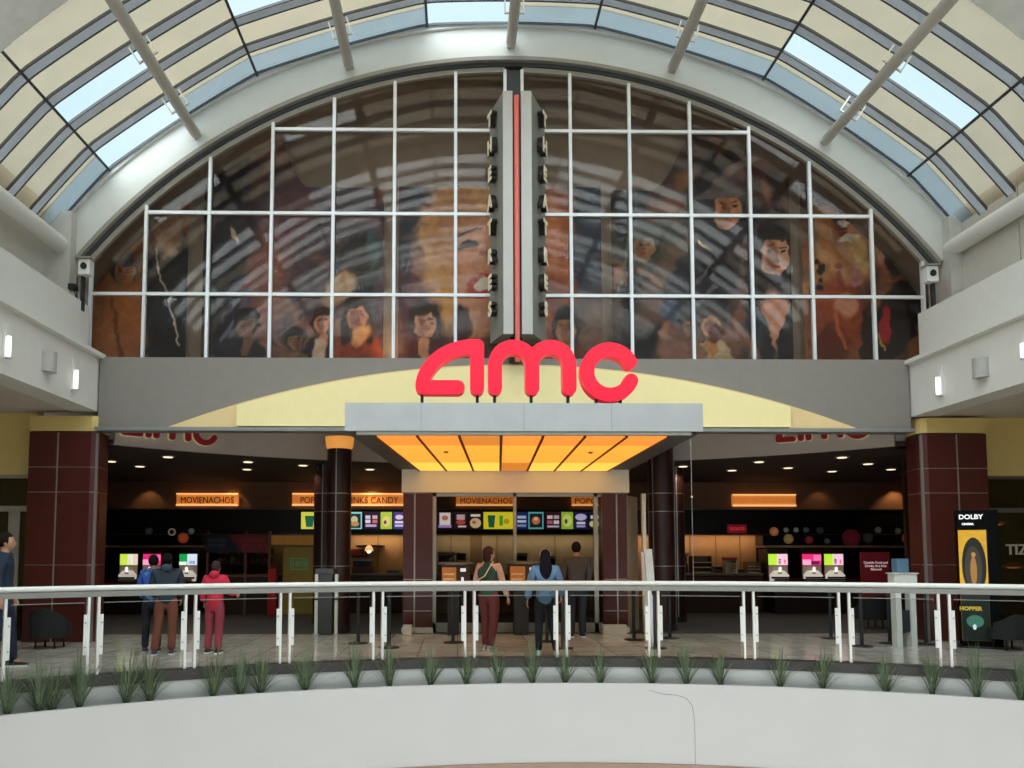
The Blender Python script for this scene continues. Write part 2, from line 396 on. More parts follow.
# --- window halves
ZB = 4.9
def zarc(x, r=9.74): return AZ + sqrt(max(0, r * r - (x - AX) ** 2))
def XW(px, py=300): return at(px, py, FY).x
xsL = [XW(p, 260) for p in (92, 145.5, 208.5, 271, 332.7, 394, 455.5)] + [at(505, 100, FY).x]
xsR = [at(522, 100, FY).x] + [XW(p, 260) for p in (571.3, 631, 692, 751.5, 811.5, 872, 921.5)]
zr = [at(300, 294.7, FY).z, at(300, 213.5, FY).z, at(420, 130.5, FY).z]
def arch_panes(x0, x1, y, m, r=9.76, th=.012):
    n = 40; top = [(x0 + (x1 - x0) * k / n) for k in range(n + 1)]
    m.prism([(x0, y, ZB), (x1, y, ZB)] + [(x, y, zarc(x, r)) for x in top[::-1]], (0, th, 0))
for wi, xs in enumerate((xsL, xsR)):
    w_ = thing('window_%d' % (wi + 1), ('left' if wi == 0 else 'right') + ' half of the great arched window with white mullions', 'window', ((xs[0] + xs[-1]) / 2, FY, ZB), kind='structure')
    m = MB(); arch_panes(xs[0], xs[-1], FY + .04, m); m.build('glass', gwin, w_)
    m = MB(); hw = .028
    for x in xs: m.box((x - hw, FY - .035, ZB), (x + hw, FY + .03, min(zarc(x - hw), zarc(x + hw))))
    for z in zr:
        hwid = sqrt(max(0, 9.74 ** 2 - (z - AZ) ** 2)); a = max(xs[0], AX - hwid); b2 = min(xs[-1], AX + hwid)
        # the row starts at the first mullion inside the arch
        ins = [x for x in xs if zarc(x) > z + .02]
        m.box((min(ins), FY - .03, z - hw), (max(ins), FY + .025, z + hw))
    m.build('mullions', mull_m, w_)
    a0, a1 = (-radians(53), atan2(xs[-1] - AX, 9.7)) if wi == 0 else (atan2(xs[0] - AX, 9.7), radians(53))
    MB().ring(AX, AZ, 9.69, 9.78, FY - .03, FY + .05, a0, a1, 60).build('curved_frame', rim_m, w_, smooth=True)
struct(MB().box((xsL[-1] + .02, FY - .02, ZB), (xsR[0] - .02, FY + .06, 10.45)).build('trim_8', dark_m))

# --- room behind the arched window (beige wall, floor, lid)
MWm = MB(); MWm.prism([(-9, 15.25, 4.6), (11, 15.25, 4.6)] + [(AX + 10.1 * sin(a_), 15.25, AZ + 10.1 * cos(a_)) for a_ in [radians(60 - 3 * k_) for k_ in range(41)]], (0, .1, 0))
struct(MWm.build('wall_mural', mat('mural_wall', '#9a9084', .8)))
struct(MB().box((-9, 14.27, 4.7), (11, 15.25, ZB - .02)).build('floor', mat('ledge_floor', '#6b625a', .8)))
struct(MB().ring(AX, AZ, 9.95, 10.1, 14.3, 15.25, -radians(62), radians(62), 60).build('ceiling', mat('mural_ceiling', '#8d8073', .8)))

# --- grey fascia with the ochre arch
m = MB(); m.box((XL + .03, 14.05, 3.74), (XR - .03, 14.24, 5.0))
struct(m.build('wall_back', grey_f))
struct(MB().box((XL + .03, 13.92, 3.67), (XR - .03, 14.22, 3.735)).build('trim_9', mat('channel', '#8c8f8e', .4, .4)))
def arch_fill(x0, x1, R, ztop, xc, zb, y0, y1):
    n = 40; cz = ztop - R
    pts = [(x0 + (x1 - x0) * k / n) for k in range(n + 1)]
    return MB().prism([(x0, y0, zb), (x1, y0, zb)] + [(x, y0, max(zb + .004, cz + sqrt(R * R - (x - xc) ** 2))) for x in pts[::-1]], (0, y1 - y0, 0))
pL = at(168, 430, 14).x; pR = at(857, 430, 14).x; pa = at(237, 430, 13.95).x; pb = at(790, 430, 13.95).x
zt = at(515, 364.5, 14.0).z; hc = (pR - pL) / 2; sg = zt - 3.745; Rr = (hc * hc + sg * sg) / (2 * sg); xc = (pL + pR) / 2
o = struct(arch_fill(pL, pR, Rr, zt, xc, 3.745, 14.0, 14.045).build('trim_10', yel2)); o['label'] = 'low arched ochre panel behind the red sign'
arch_fill(pa, pb, Rr - .05, zt - .05, xc, 3.75, 13.9, 13.995).build('raised_panel', yel1, o)

# --- columns by the side balconies
def seam_col(name_lab, x0, x1, xs_, side_x, loc, flip):
    c = thing('pilaster', name_lab, 'column', loc)
    s = flip
    # plan: flat front, rounded corner, return
    if s > 0: P = [(x0, 14.0), (x1 - .12, 14.0), (x1 - .03, 14.04), (x1, 14.14), (side_x, 14.5), (x0, 14.5)]
    else: P = [(x1, 14.0), (x0 + .12, 14.0), (x0 + .03, 14.04), (x0, 14.14), (side_x, 14.5), (x1, 14.5)]
    zs = [0.0, 1.27, 2.55, 3.02, 3.72]
    zs = [0.0, at(58, 565, 14).z, at(58, 492, 14).z, at(58, 467, 14).z, 3.66]
    m = MB()
    for a, b2 in zip(zs, zs[1:]): m.prism([(x, y, a + .008) for x, y in P], (0, 0, b2 - a - .016))
    m.build('maroon_cladding', mar_m, c)
    m = MB(); P2 = [(x + (.012 if (x - (x0 + x1) / 2) < 0 else -.012), y + .012) for x, y in P]
    m.prism([(x, y, .01) for x, y in P2], (0, 0, 3.63))
    xm = xs_; m.box((xm - .012, 13.994, .01), (xm + .012, 14.02, 3.64))
    xe = x1 - .03 if s > 0 else x0 + .03
    m.box((xe - .02, 14.03, .01), (xe + .02, 14.07, 3.64)); m.build('steel_seams', seam_m, c)
    m = MB(); m.prism([(x, y, 3.67) for x, y in P], (0, 0, .27)); m.build('ochre_cap', yel3, c)
seam_col('maroon clad corner pilaster on the left with thin steel seams', at(27, 500, 14).x, at(96, 500, 14).x, at(56, 500, 14).x, at(107, 500, 14.5).x, (-7, 14.25, 0), 1)
seam_col('maroon clad corner pilaster on the right behind the black poster totem', at(923, 500, 14).x, at(989, 500, 14).x, at(959, 500, 14).x, at(908, 500, 14.5).x, (8.7, 14.25, 0), -1)

# --- side shop fronts beyond the pilasters
xl = at(27, 500, 14).x - .02; xr = at(989, 500, 14).x + .02
zs_ = at(10, 475, 14.4).z
struct(MB().box((-12.3, 14.3, zs_), (xl, 14.5, 4.08)).build('wall_shop_back_left', yel3))
struct(MB().box((xr, 14.3, zs_), (14, 14.5, 4.02)).build('wall_shop_back_right', yel3))
frm = mat('door_frame_stone', '#a39d92', .45, .2)
d1 = thing('door_1', 'framed glass shop door at the left edge behind the person in blue', 'door', (xl - .6, 14.4, 0), kind='structure')
m = MB(); zz = at(10, 506, 14.4).z
m.box((-12, 14.36, zs_ - .06), (xl - .06, 14.46, zs_)); m.box((-12, 14.36, zz - .1), (xl - .02, 14.48, zz)); m.box((xl - .16, 14.35, 0), (xl - .08, 14.47, zs_)); m.box((xl - .5, 14.38, 0), (xl - .3, 14.46, zz)); m.box((xl - 1.6, 14.38, 0), (xl - 1.45, 14.46, zz))
m.build('door_frame', frm, d1)
MB().box((-12, 14.41, 0), (xl - .1, 14.43, zs_ - .06)).build('glass', glass_mat('door_glass', '#6a6460', .08), d1)
d2 = thing('door_2', 'dark glazed shop front at the right edge', 'shop front', (xr + .6, 14.4, 0), kind='structure')
zz = at(1000, 508, 14.4).z
m = MB(); m.box((xr, 14.36, zs_ - .05), (14, 14.46, zs_)); m.box((xr + .0, 14.36, zz - .08), (14, 14.46, zz)); m.box((xr, 14.35, 0), (xr + .1, 14.47, zs_)); m.box((xr + 1.6, 14.35, 0), (xr + 1.7, 14.47, zs_)); m.box((xr, 14.36, 0), (14, 14.46, .12))
m.build('door_frame', mat('frame_dark_steel', '#6a6460', .4, .4), d2)
MB().box((xr, 14.41, .1), (14, 14.43, zs_ - .05)).build('glass', glass_mat('shop_glass', '#86807a', .05), d2)
p = at(1020, 550, 14.30); text('lettering', 'TIZ', .26, facing((p.x, 14.385, p.z)), mat('sign_silver', '#a79c8c', .4, .3, emit='#8a7f70', es=.2), d2, depth=.02, bold=.004)
# interiors behind the side shop fronts
shop_in = mat('shop_interior', '#4a2c22', .8)
struct(MB().box((-13, 17, 0), (-8.4, 17.1, 4)).box((9.6, 17, 0), (14, 17.1, 4)).build('wall_shop_inner', shop_in))
struct(MB().box((-13, 14.5, 3.2), (-8.0, 17, 3.3)).box((9.5, 14.5, 3.2), (14, 17, 3.3)).build('ceiling', brown_c))
for px, py, nm in ((1013, 567, 'low'), (996, 524, 'high')):
    p = at(px, py, 15.4)
    L = thing('pendant_lamp', 'small amber pendant lamp hanging %s inside the right shop' % nm, 'lamp', p)
    MB().lathe([(.02, .1), (.16, .03), (.17, 0), (.16, .0)], p, 16).build('shade', mat('shade_red', '#7a2a1c', .5, emit='#c8502a', es=.4), L, smooth=True)
    MB().ball(p + Vector((0, 0, .0)), (.11, .11, .03)).build('bulb', mat('bulb_amber', '#ffcf90', emit='#ffb870', es=3), L)
    MB().tube([p + Vector((0, 0, .1)), (p.x, p.y, 3.2)], .008, 6).build('cord', black, L)

# ================================================================== LOBBY
LC = (.9, 7.5); LR = 10.0
struct(MB().plan(LC[0], LC[1], LR, LR + .12, 3.5, 4.3, -radians(45.5), radians(45.5), 60).build('wall_bulkhead', bulk_m, smooth=True))
struct(MB().box((XL - 1.8, 14.56, 4.3), (XR + 1.8, 18, 4.4)).build('ceiling', bulk_m))
struct(MB().box((-11, 14.56, 3.5), (LC[0] - 7.25, 14.9, 3.6)).box((LC[0] + 7.25, 14.56, 3.5), (13, 14.9, 3.6)).build('ceiling', brown_c))
struct(MB().box((-11, 14.62, 3.6), (LC[0] - 7.13, 14.72, 4.3)).box((LC[0] + 7.13, 14.62, 3.6), (13, 14.72, 4.3)).build('wall_bulkhead_end', bulk_m))
# dark ceiling behind the bulkhead
m = MB(); arc = [(LC[0] + (LR + .06) * sin(a), LC[1] + (LR + .06) * cos(a)) for a in [radians(-45.5 + 91 * k / 40) for k in range(41)]]
m.prism([(x, y, 3.5) for x, y in arc] + [(12.9, arc[-1][1], 3.5), (12.9, 24.5, 3.5), (-11, 24.5, 3.5), (-11, arc[0][1], 3.5)], (0, 0, .1))
struct(m.build('ceiling', brown_c))
struct(MB().box((-11, 14.9, 0), (-10.9, 24.5, 3.5)).build('wall_lobby_left', brown_w))
struct(MB().box((12.9, 14.9, 0), (13, 24.5, 3.5)).build('wall_lobby_right', brown_w))
# upper back wall: brown fascia with the sign boxes, then the black board band
YB = 21.9
zf = at(500, 508.5, YB).z; zm = at(500, 534, YB).z; zu = at(500, 483, YB).z
struct(MB().box((-10.9, YB, zf), (12.9, YB + .3, 3.5)).build('wall_sign_band', mat('sign_band', '#8a6248', .65)))
struct(MB().box((-10.9, YB - .06, zf - .035), (12.9, YB + .3, zf)).build('trim_11', mat('trim_steel', '#7c6c60', .4, .5)))
band_m = mat('board_black', '#16171c', .35)
struct(MB().box((-10.9, YB - .02, zm), (12.9, YB + .3, zf - .036)).build('wall_board_band', band_m))
struct(MB().box((-10.9, YB - .05, zm - .03), (12.9, YB + .3, zm)).build('trim_12', mat('trim_steel2', '#8a7868', .4, .5)))
def lx(px, Y=YB): return at(px, 550, Y).x
# lower back wall of several colours
def wallpiece(px0, px1, m_, Y=YB + .6): return struct(MB().box((lx(px0, Y), Y, 0), (lx(px1, Y), Y + .1, zm)).build('wall_lobby_back', m_))
darkw = mat('lobby_dark', '#2e2124', .7); olive = mat('lobby_olive', '#6d5a30', .7); orange = mat('lobby_orange', '#b08055', .7); taup = mat('lobby_taupe', '#9c9078', .7)
wallpiece(-60, 205, darkw); wallpiece(205, 269, darkw); wallpiece(269, 350, olive); wallpiece(350, 432, tan_w); wallpiece(432, 470, taup); wallpiece(470, 482, mat('lobby_stone', '#76674a', .7)); wallpiece(482, 600, taup)
wallpiece(600, 763, orange); wallpiece(763, 1100, darkw)
# joints on the tan wall
jm = MB()
for px in (378, 451, 497, 555, 690, 716, 740): jm.box((lx(px, YB + .59) - .01, YB + .58, 1.0), (lx(px, YB + .59) + .01, YB + .6, zm))
struct(jm.build('trim_13', mat('joint_brown', '#7d6544', .8)))

# ---- warm lights of the lobby, with added fills under the boards
def area(loc, sx, sy, power, c, rot=(0, 0, 0)):  # fill areas added to brighten the back wall, without fixtures
    l = bpy.data.lights.new('warm_fill', 'AREA'); l.shape = 'RECTANGLE'; l.size = sx; l.size_y = sy; l.energy = power; l.color = c
    o = bpy.data.objects.new('warm_fill', l); COL.objects.link(o); o.location = loc; o.rotation_euler = rot; return o
WARM = (1, .76, .48)
for px0, px1, pw in ((272, 345, 2), (350, 402, 5), (436, 594, 12), (600, 763, 14)):
    a, b2 = lx(px0), lx(px1); area(((a + b2) / 2, YB + .3, zm - .06), b2 - a, .15, pw, WARM, (radians(25), 0, 0))
def spot(loc, tgt, power, ang, c, blend=.6, r=.03):
    l = bpy.data.lights.new('spot', 'SPOT'); l.energy = power; l.spot_size = radians(ang); l.spot_blend = blend; l.color = c; l.shadow_soft_size = r
    o = bpy.data.objects.new('spot', l); COL.objects.link(o); o.location = loc
    o.rotation_euler = (Vector(tgt) - Vector(loc)).to_track_quat('-Z', 'Y').to_euler(); return o
for px, pw in ((148, 8), (232, 9), (372, 34), (820, 5), (896, 22)):
    x = lx(px); spot((x, YB - .3, 3.46), (x, YB - .15, 2.4), pw * .9, 100, (1, .62, .28))
dl = mat('downlight_glow', '#fff4e0', emit='#ffe8c8', es=1.3, noise=0); dlr = mat('downlight_ring', '#8a8078', .4, .5)
DL = [(111, 461, 'leftmost'), (140, 466, 'second from the left'), (168, 456.5, 'third from the left, high by the curved bulkhead'), (248, 461.5, 'upper of the pair left of the maroon round column'), (247, 469, 'lower of the pair left of the maroon round column'),
      (303, 465, 'just left of the maroon round column'), (370, 469, 'between the round column and the marquee'), (683, 466, 'just right of the right round column'), (732, 470, 'above the right lit sign box, left one'),
      (759, 461.5, 'above the right lit sign box'), (788, 467.5, 'right of the lit sign box'), (842, 457, 'high by the right curved bulkhead'), (832, 471, 'lowest one on the right side'), (868, 463.5, 'second from the right'), (891, 469, 'rightmost')]
for i, (px, py, nm) in enumerate(DL):
    p = atz(px, py, 3.49); T = thing('downlight', 'round recessed ceiling downlight, ' + nm, 'downlight', p, 'downlights in the dark lobby ceiling')
    MB().lathe([(.10, -.008), (.14, -.012), (.15, .008), (.10, .009)], p, 20).build('ring', dlr, T, smooth=True)
    MB().lathe([(.001, -.022), (.094, -.022), (.096, -.013), (.001, -.013)], p, 20).build('lens', dl, T)
    if i % 2 == 0 or py > 464: spot((p.x, p.y, 3.46), (p.x, p.y, 0), 46, 130, (1, .82, .6))

# ---- red letter signs
def ribbon(m, path, r, y0, y1, to3):
    """thick stroke with round ends; path in sign pixels, to3 maps (u,v,depth) to 3-D"""
    P = [Vector(p) for p in path]; L = []; R = []
    for i, p in enumerate(P):
        t = (P[min(i + 1, len(P) - 1)] - P[max(i - 1, 0)]).normalized(); n = Vector((-t.y, t.x)); L.append(p + n * r); R.append(p - n * r)
    t = (P[-1] - P[-2]).normalized(); a = atan2(t.y, t.x)
    e = [P[-1] + Vector((cos(a + pi / 2 - pi * k / 10), sin(a + pi / 2 - pi * k / 10))) * r for k in range(1, 10)]
    t = (P[1] - P[0]).normalized(); a = atan2(t.y, t.x)
    s = [P[0] + Vector((cos(a - pi / 2 - pi * k / 10), sin(a - pi / 2 - pi * k / 10))) * r for k in range(1, 10)]
    O = L + e + R[::-1] + s
    a = [m.bm.verts.new(to3(p.x, p.y, y0)) for p in O]; b2 = [m.bm.verts.new(to3(p.x, p.y, y1)) for p in O]
    m.bm.faces.new(a); m.bm.faces.new(b2[::-1]); n = len(a)
    for i in range(n): m.bm.faces.new((a[i], b2[i], b2[(i + 1) % n], a[(i + 1) % n]))
def arcp(cx, cy, r, a0, a1, n=18): return [(cx + r * cos(radians(a0 + (a1 - a0) * k / n)), cy - r * sin(radians(a0 + (a1 - a0) * k / n))) for k in range(n + 1)]
def bez(p0, p1, p2, p3, n=16):
    return [tuple(p0[j] * (1 - t) ** 3 + 3 * p1[j] * t * (1 - t) ** 2 + 3 * p2[j] * t * t * (1 - t) + p3[j] * t ** 3 for j in (0, 1)) for t in [k / n for k in range(n + 1)]]
LETTERS = {
 'a': [bez((92, 232), (95, 150), (180, 66), (312, 66)), [(92, 235), (236, 235)], [(315, 66), (315, 237)]],
 'm': [[(388, 237), (388, 144)] + arcp(464, 144, 76, 180, 0)[1:] + [(540, 237)], [(540, 200), (540, 144)] + arcp(616, 144, 76, 180, 0)[1:] + [(692, 237)]],
 'c': [arcp(858, 171, 93, 27, 338, 40)]}
LEGS = {'a': (90, 316), 'm': (387, 537, 688), 'c': (804, 903)}
YS = 10.93
o0 = at(400, 330, YS); o1 = at(650, 330, YS); sx_ = (o1.x - o0.x) / 1024; z0_ = at(525, 330, YS).z; z1_ = at(525, 410, YS).z; sz_ = (z0_ - z1_) / 328
def to_main(u, v, d): return (o0.x + u * sx_, YS + d, z0_ - v * sz_)
sgn = thing('letter_sign', 'large glossy red lowercase amc letters standing on the grey marquee', 'sign', to_main(515, 298, 0))
for L_, strokes in LETTERS.items():
    m = MB()
    for j, s in enumerate(strokes): ribbon(m, s, 28.5, 0 - j * .0007, .2 + j * .0007, to_main)
    lo = m.build('letter', red_m, sgn); 
    m = MB()
    for u in LEGS[L_]:
        v0 = 262 if L_ != 'c' else 276
        a = to_main(u - 6, 298, .07); b2 = to_main(u + 6, v0 - 8, .13); m.box((a[0], a[1], a[2]), (b2[0], b2[1], b2[2]))
    m.build('mounting_post', black, lo)
lred = mat('lobby_letter_red', '#8c1c26', .4, emit='#7c1020', es=.12, noise=0); lcream = mat('letter_side_cream', '#e8d8b0', .5, emit='#e8d8b0', es=.12, noise=0)
def lobby_sign(px0, px1, pyb0, pyb1, label):
    # letters follow the curved bulkhead
    def ang(px, py=445):
        d = ray(px, py); ex, ey = EYE.x - LC[0], EYE.y - LC[1]; rr = LR - .1
        a_ = d.x ** 2 + d.y ** 2; b_ = 2 * (ex * d.x + ey * d.y); c_ = ex * ex + ey * ey - rr * rr; tt = (-b_ + sqrt(b_ * b_ - 4 * a_ * c_)) / (2 * a_)
        p = EYE + d * tt; return atan2(p.x - LC[0], p.y - LC[1]), p.z
    a0, zb0 = ang(px0, pyb0); a1, zb1 = ang(px1, pyb1)
    zb = (zb0 + zb1) / 2; k = (a1 - a0) / 930; H = abs(k) * LR * .95
    def to(u, v, d):
        a = a0 + (u - 55) * k; r = LR - .12 + d; return (LC[0] + r * sin(a), LC[1] + r * cos(a), zb + (292 - v) * H)
    T = thing('letter_sign', label, 'sign', to(500, 292, 0))
    for L_, st in LETTERS.items():
        m = MB()
        for j, s in enumerate(st): ribbon(m, s, 29, -j * .0005, .1 + j * .0005, to)
        l = m.build('letter', lred, T)
        m = MB()
        for j, s in enumerate(st): ribbon(m, s, 33, .03 - j * .0005, .11 + j * .0005, to)
        m.build('return', lcream, l)
lobby_sign(120, 218, 437, 447, 'dark red amc letters on the curved lobby wall at the left')
lobby_sign(775, 872, 446, 437, 'dark red amc letters on the curved lobby wall at the right')

# ---- lit sign boxes
glow = mat('sign_amber', '#f0b070', emit='#d87a30', es=.6, noise=.12, scale=14); glow2 = mat('sign_edge', '#ffd9a0', emit='#ffc078', es=.95, noise=0); sbr = mat('sign_brown', '#5a2a14', .6)
def lit_sign(px0, px1, py0, py1, txt, label, tsx=1.0):
    a = at(px0, py1, YB - .12); b2 = at(px1, py0, YB - .12); c = ((a.x + b2.x) / 2, YB - .1, (a.z + b2.z) / 2)
    T = thing('sign_box', label, 'sign', (c[0], YB - .05, a.z), 'lit amber menu signs')
    MB().box((a.x, YB - .09, a.z), (b2.x, YB - .002, b2.z)).build('panel', glow, T)
    h = (b2.z - a.z)
    MB().box((a.x, YB - .13, a.z - .01), (b2.x, YB - .092, a.z + h * .12)).box((a.x, YB - .13, b2.z - h * .08), (b2.x, YB - .092, b2.z + .01)).build('light_strip', glow2, T)
    if txt:
        me_w = (b2.x - a.x) * .86; o = text('lettering', txt, h * .78, facing((c[0] , YB - .105, c[2] - h * .08)), sbr, T, depth=.02, bold=0)
        w = o.dimensions.x or 1
        xs = [v.co.x for v in o.data.vertices]; w = max(xs) - min(xs); mid = (max(xs) + min(xs)) / 2
        for v in o.data.vertices: v.co.x = mid + (v.co.x - mid) * me_w / w
lit_sign(176, 238, 493.5, 505.5, 'MOVIENACHOS', 'lit amber sign reading MOVIENACHOS in the left part of the lobby')
lit_sign(292, 406, 493.5, 505.5, 'POPCORN DRINKS CANDY', 'long lit amber sign reading POPCORN DRINKS CANDY partly behind the round column')
lit_sign(456, 516, 495, 505.5, 'MOVIENACHOS', 'lit amber sign reading MOVIENACHOS seen through the middle shop window')
lit_sign(572, 618, 495, 505.5, 'POPCORN', 'lit amber sign whose start POP shows at the right of the middle shop window')
lit_sign(733, 796, 494.5, 506, None, 'blank lit amber sign box over the right counter')

# ---- menu screens
def em(hx, s=1.0): return mat('screen_' + hx.strip('#') + '_%d' % int(s * 10), hx, .4, emit=hx, es=s, noise=0)
def flat(px0, px1, py0, py1, Y, th=.012):
    a = at(px0, py1, Y); b2 = at(px1, py0, Y); return MB().box((a.x, Y, a.z), (b2.x, Y + th, b2.z))
YM = YB - .12
def screen(px0, px1, bgc, shapes, label, py0=512, py1=529):
    a = at(px0, py1, YM); b2 = at(px1, py0, YM)
    T = thing('menu_screen', label, 'screen', ((a.x + b2.x) / 2, YM + .05, a.z), 'menu screens on the black board')
    flat(px0 - .4, px1 + .4, py0 - .4, py1 + .4, YM + .03, .065).build('housing', black, T)
    flat(px0, px1, py0, py1, YM + .018).build('display', em(bgc, .85), T)
    w = px1 - px0; h = py1 - py0
    for i, (x, y, rx, ry, kind, c) in enumerate(shapes):
        cx = at(px0 + x * w, py0 + y * h, YM).x; cz = at(px0 + x * w, py0 + y * h, YM).z; ax = rx * (b2.x - a.x); az = ry * (b2.z - a.z)
        yy = YM + .014 - i * .002; m = MB()
        if kind == 'o': m.prism([(cx + ax * cos(2 * pi * k / 16), yy, cz + az * sin(2 * pi * k / 16)) for k in range(16)], (0, .003, 0))
        elif kind == 'cup': m.prism([(cx - ax, yy, cz + az), (cx + ax, yy, cz + az), (cx + ax * .7, yy, cz - az), (cx - ax * .7, yy, cz - az)], (0, .003, 0))
        else: m.box((cx - ax, yy, cz - az), (cx + ax, yy + .003, cz + az))
        m.build('picture', em(c, .85), T)
screen(301, 329, '#d9d24a', [(.3, .55, .17, .33, 'cup', '#1f5f46'), (.75, .5, .14, .3, 'o', '#e9e08a')], 'yellow menu screen with green cup, left of the round column')
screen(348, 362, '#86cfd4', [(.48, .52, .42, .42, 'r', '#16303a'), (.45, .45, .25, .22, 'o', '#cbb98c'), (.5, .7, .3, .15, 'o', '#b58b50')], 'cyan framed menu screen with a food heap right of the round column')
screen(364, 379.5, '#2a1b30', [(.25, .3, .16, .1, 'r', '#cfc4dc'), (.7, .3, .16, .1, 'r', '#c7a8c0'), (.25, .55, .16, .1, 'r', '#d8d4e8'), (.7, .55, .16, .1, 'r', '#c06a70'), (.45, .8, .35, .07, 'r', '#b8a8d0')], 'dark menu screen with two columns of pale text next to the cyan one')
screen(380.5, 392, '#a9c447', [(.5, .55, .32, .3, 'o', '#e6d27a'), (.4, .6, .14, .12, 'o', '#5b4a70')], 'lime menu screen with round bowl left of the storefront pilaster')
screen(393.5, 405, '#4b3f86', [(.5, .3, .35, .14, 'o', '#e9c9d8'), (.5, .6, .38, .06, 'r', '#e8e2f4'), (.5, .8, .38, .06, 'r', '#c9c0e4')], 'purple menu screen cut off by the storefront pilaster')
screen(437, 453, '#2a1422', [(.5, .4, .34, .36, 'r', '#e8dfe6'), (.5, .35, .2, .15, 'o', '#c07a50'), (.5, .84, .4, .08, 'r', '#a890c8')], 'menu screen with white snack box, first in the storefront window')
screen(454, 467.5, '#301a24', [(.5, .3, .3, .15, 'r', '#c8b0b8'), (.5, .6, .34, .15, 'o', '#b84a3a'), (.6, .85, .3, .05, 'r', '#e0d0d0')], 'menu screen with red dish, second in the storefront window')
screen(468.5, 482.5, '#241a18', [(.5, .65, .4, .3, 'o', '#d8b890'), (.4, .6, .14, .1, 'o', '#b0603a'), (.5, .2, .34, .07, 'r', '#e8e0d8')], 'menu screen with pale pizza, third in the storefront window')
screen(483.5, 513, '#e9dd2e', [(.27, .55, .13, .36, 'cup', '#1c6046'), (.6, .5, .06, .3, 'r', '#57a03a'), (.78, .55, .1, .16, 'o', '#c8a020')], 'wide bright yellow menu screen with green cup left of the mullion')
screen(516, 527.5, '#1c2c66', [(.5, .3, .38, .08, 'r', '#b8c4ec'), (.5, .55, .38, .07, 'r', '#d0d8f0'), (.5, .8, .38, .07, 'r', '#8898d0')], 'blue menu screen with pale text right of the mullion')
screen(528.5, 543.5, '#62b9c4', [(.5, .5, .42, .41, 'r', '#14242e'), (.5, .5, .27, .24, 'o', '#c87a50'), (.5, .4, .12, .1, 'o', '#e8c8a0')], 'teal framed menu screen with orange food in the storefront window')
screen(546, 560.5, '#331a26', [(.27, .3, .18, .1, 'r', '#dcd0dc'), (.72, .3, .18, .1, 'r', '#c8b0c0'), (.27, .6, .18, .1, 'r', '#c06070'), (.72, .6, .18, .1, 'r', '#e0d8e4'), (.5, .85, .4, .05, 'r', '#c8c0d8')], 'dark menu screen with two text columns in the storefront window')
screen(561.5, 573, '#9cc84a', [(.52, .5, .4, .36, 'o', '#d8e070'), (.4, .55, .14, .14, 'o', '#386040')], 'lime green menu screen near the right of the storefront window')
screen(574, 588, '#23204a', [(.5, .3, .4, .2, 'o', '#c8bce8'), (.5, .65, .3, .07, 'r', '#e0dcf4'), (.5, .84, .3, .06, 'r', '#b0a8e0')], 'indigo menu screen with lilac cloud at the right of the storefront window')
screen(589.5, 602, '#1c2230', [(.4, .7, .4, .2, 'o', '#d0d890'), (.5, .3, .4, .1, 'r', '#d8d8e0')], 'last menu screen in the storefront window, half hidden by its frame')
T = thing('led_sign', 'small dim red glowing sign on the black board right of the round column', 'sign', at(737, 533, YB - .05)); flat(728, 746.5, 524.5, 533, YB - .06, .05).build('panel', em('#8c1a28', .3), T)
p = at(737, 529, YB - .07); text('lettering', 'TICKETS', .11, facing(p), em('#d03848', .6), T, depth=.008, bold=.002)

# ---- round badges on the dark panel over the drink machines
def badge(px, py, r, c, c2, label):
    Y = 21.3; p = at(px, py, Y); R = r / FPX * Y
    T = thing('round_badge', label, 'badge', p, 'round badges above the drink machines')
    def disc(rr, y0, y1, m_, nm): MB().prism([(p.x + rr * cos(2 * pi * k / 24), y0, p.z + rr * sin(2 * pi * k / 24)) for k in range(24)], (0, y1 - y0, 0)).build(nm, m_, T)
    disc(R, Y - .02, Y + .009, mat('badge_' + c, '#' + c, .5, emit='#' + c, es=.25), 'disc'); disc(R * .6, Y - .025, Y - .021, mat('badge_' + c2, '#' + c2, .5, emit='#' + c2, es=.2), 'inner_disc')
pan = mat('panel_navy', '#171a26', .3)
for px0, px1, side_ in ((80, 202, 'left'), (763, 925, 'right')):
    T = thing('back_bar', 'dark panel and shelf rail above the drink machines on the %s' % side_, 'wall unit', (at((px0 + px1) / 2, 550, 21.4).x, 21.5, 0))
    a, b2 = at(px0, 546, 21.31), at(px1, 534, 21.31)
    MB().box((a.x, 21.31, 1.76), (b2.x, 21.85, zm - .04)).build('panel', pan, T)
    MB().box((a.x, 21.2, 1.70), (b2.x, 21.85, 1.755)).build('shelf_rail', mat('rail_tan', '#c0a488', .4, .0), T)
    MB().box((a.x, 21.75, .9), (b2.x, 21.85, 1.699)).build('splash_back', mat('splash_maroon', '#240c10', .4), T)
    T = thing('back_counter', 'dark counter carrying the drink machines on the %s' % side_, 'counter', (at((px0 + px1) / 2, 550, 21.0).x, 21.0, 0))
    MB().box((a.x, 20.6, 0), (b2.x, 21.72, .84)).build('base_cabinet', mat('cab_dark', '#1d1416', .5), T)
    MB().box((a.x, 20.52, .845), (b2.x, 21.74, .89)).build('counter_top', mat('counter_maroon', '#3c1016', .3), T)
    MB().box((a.x, 20.575, .62), (b2.x, 20.597, .80)).build('red_stripe', mat('stripe_red', '#8c1424', .4), T)
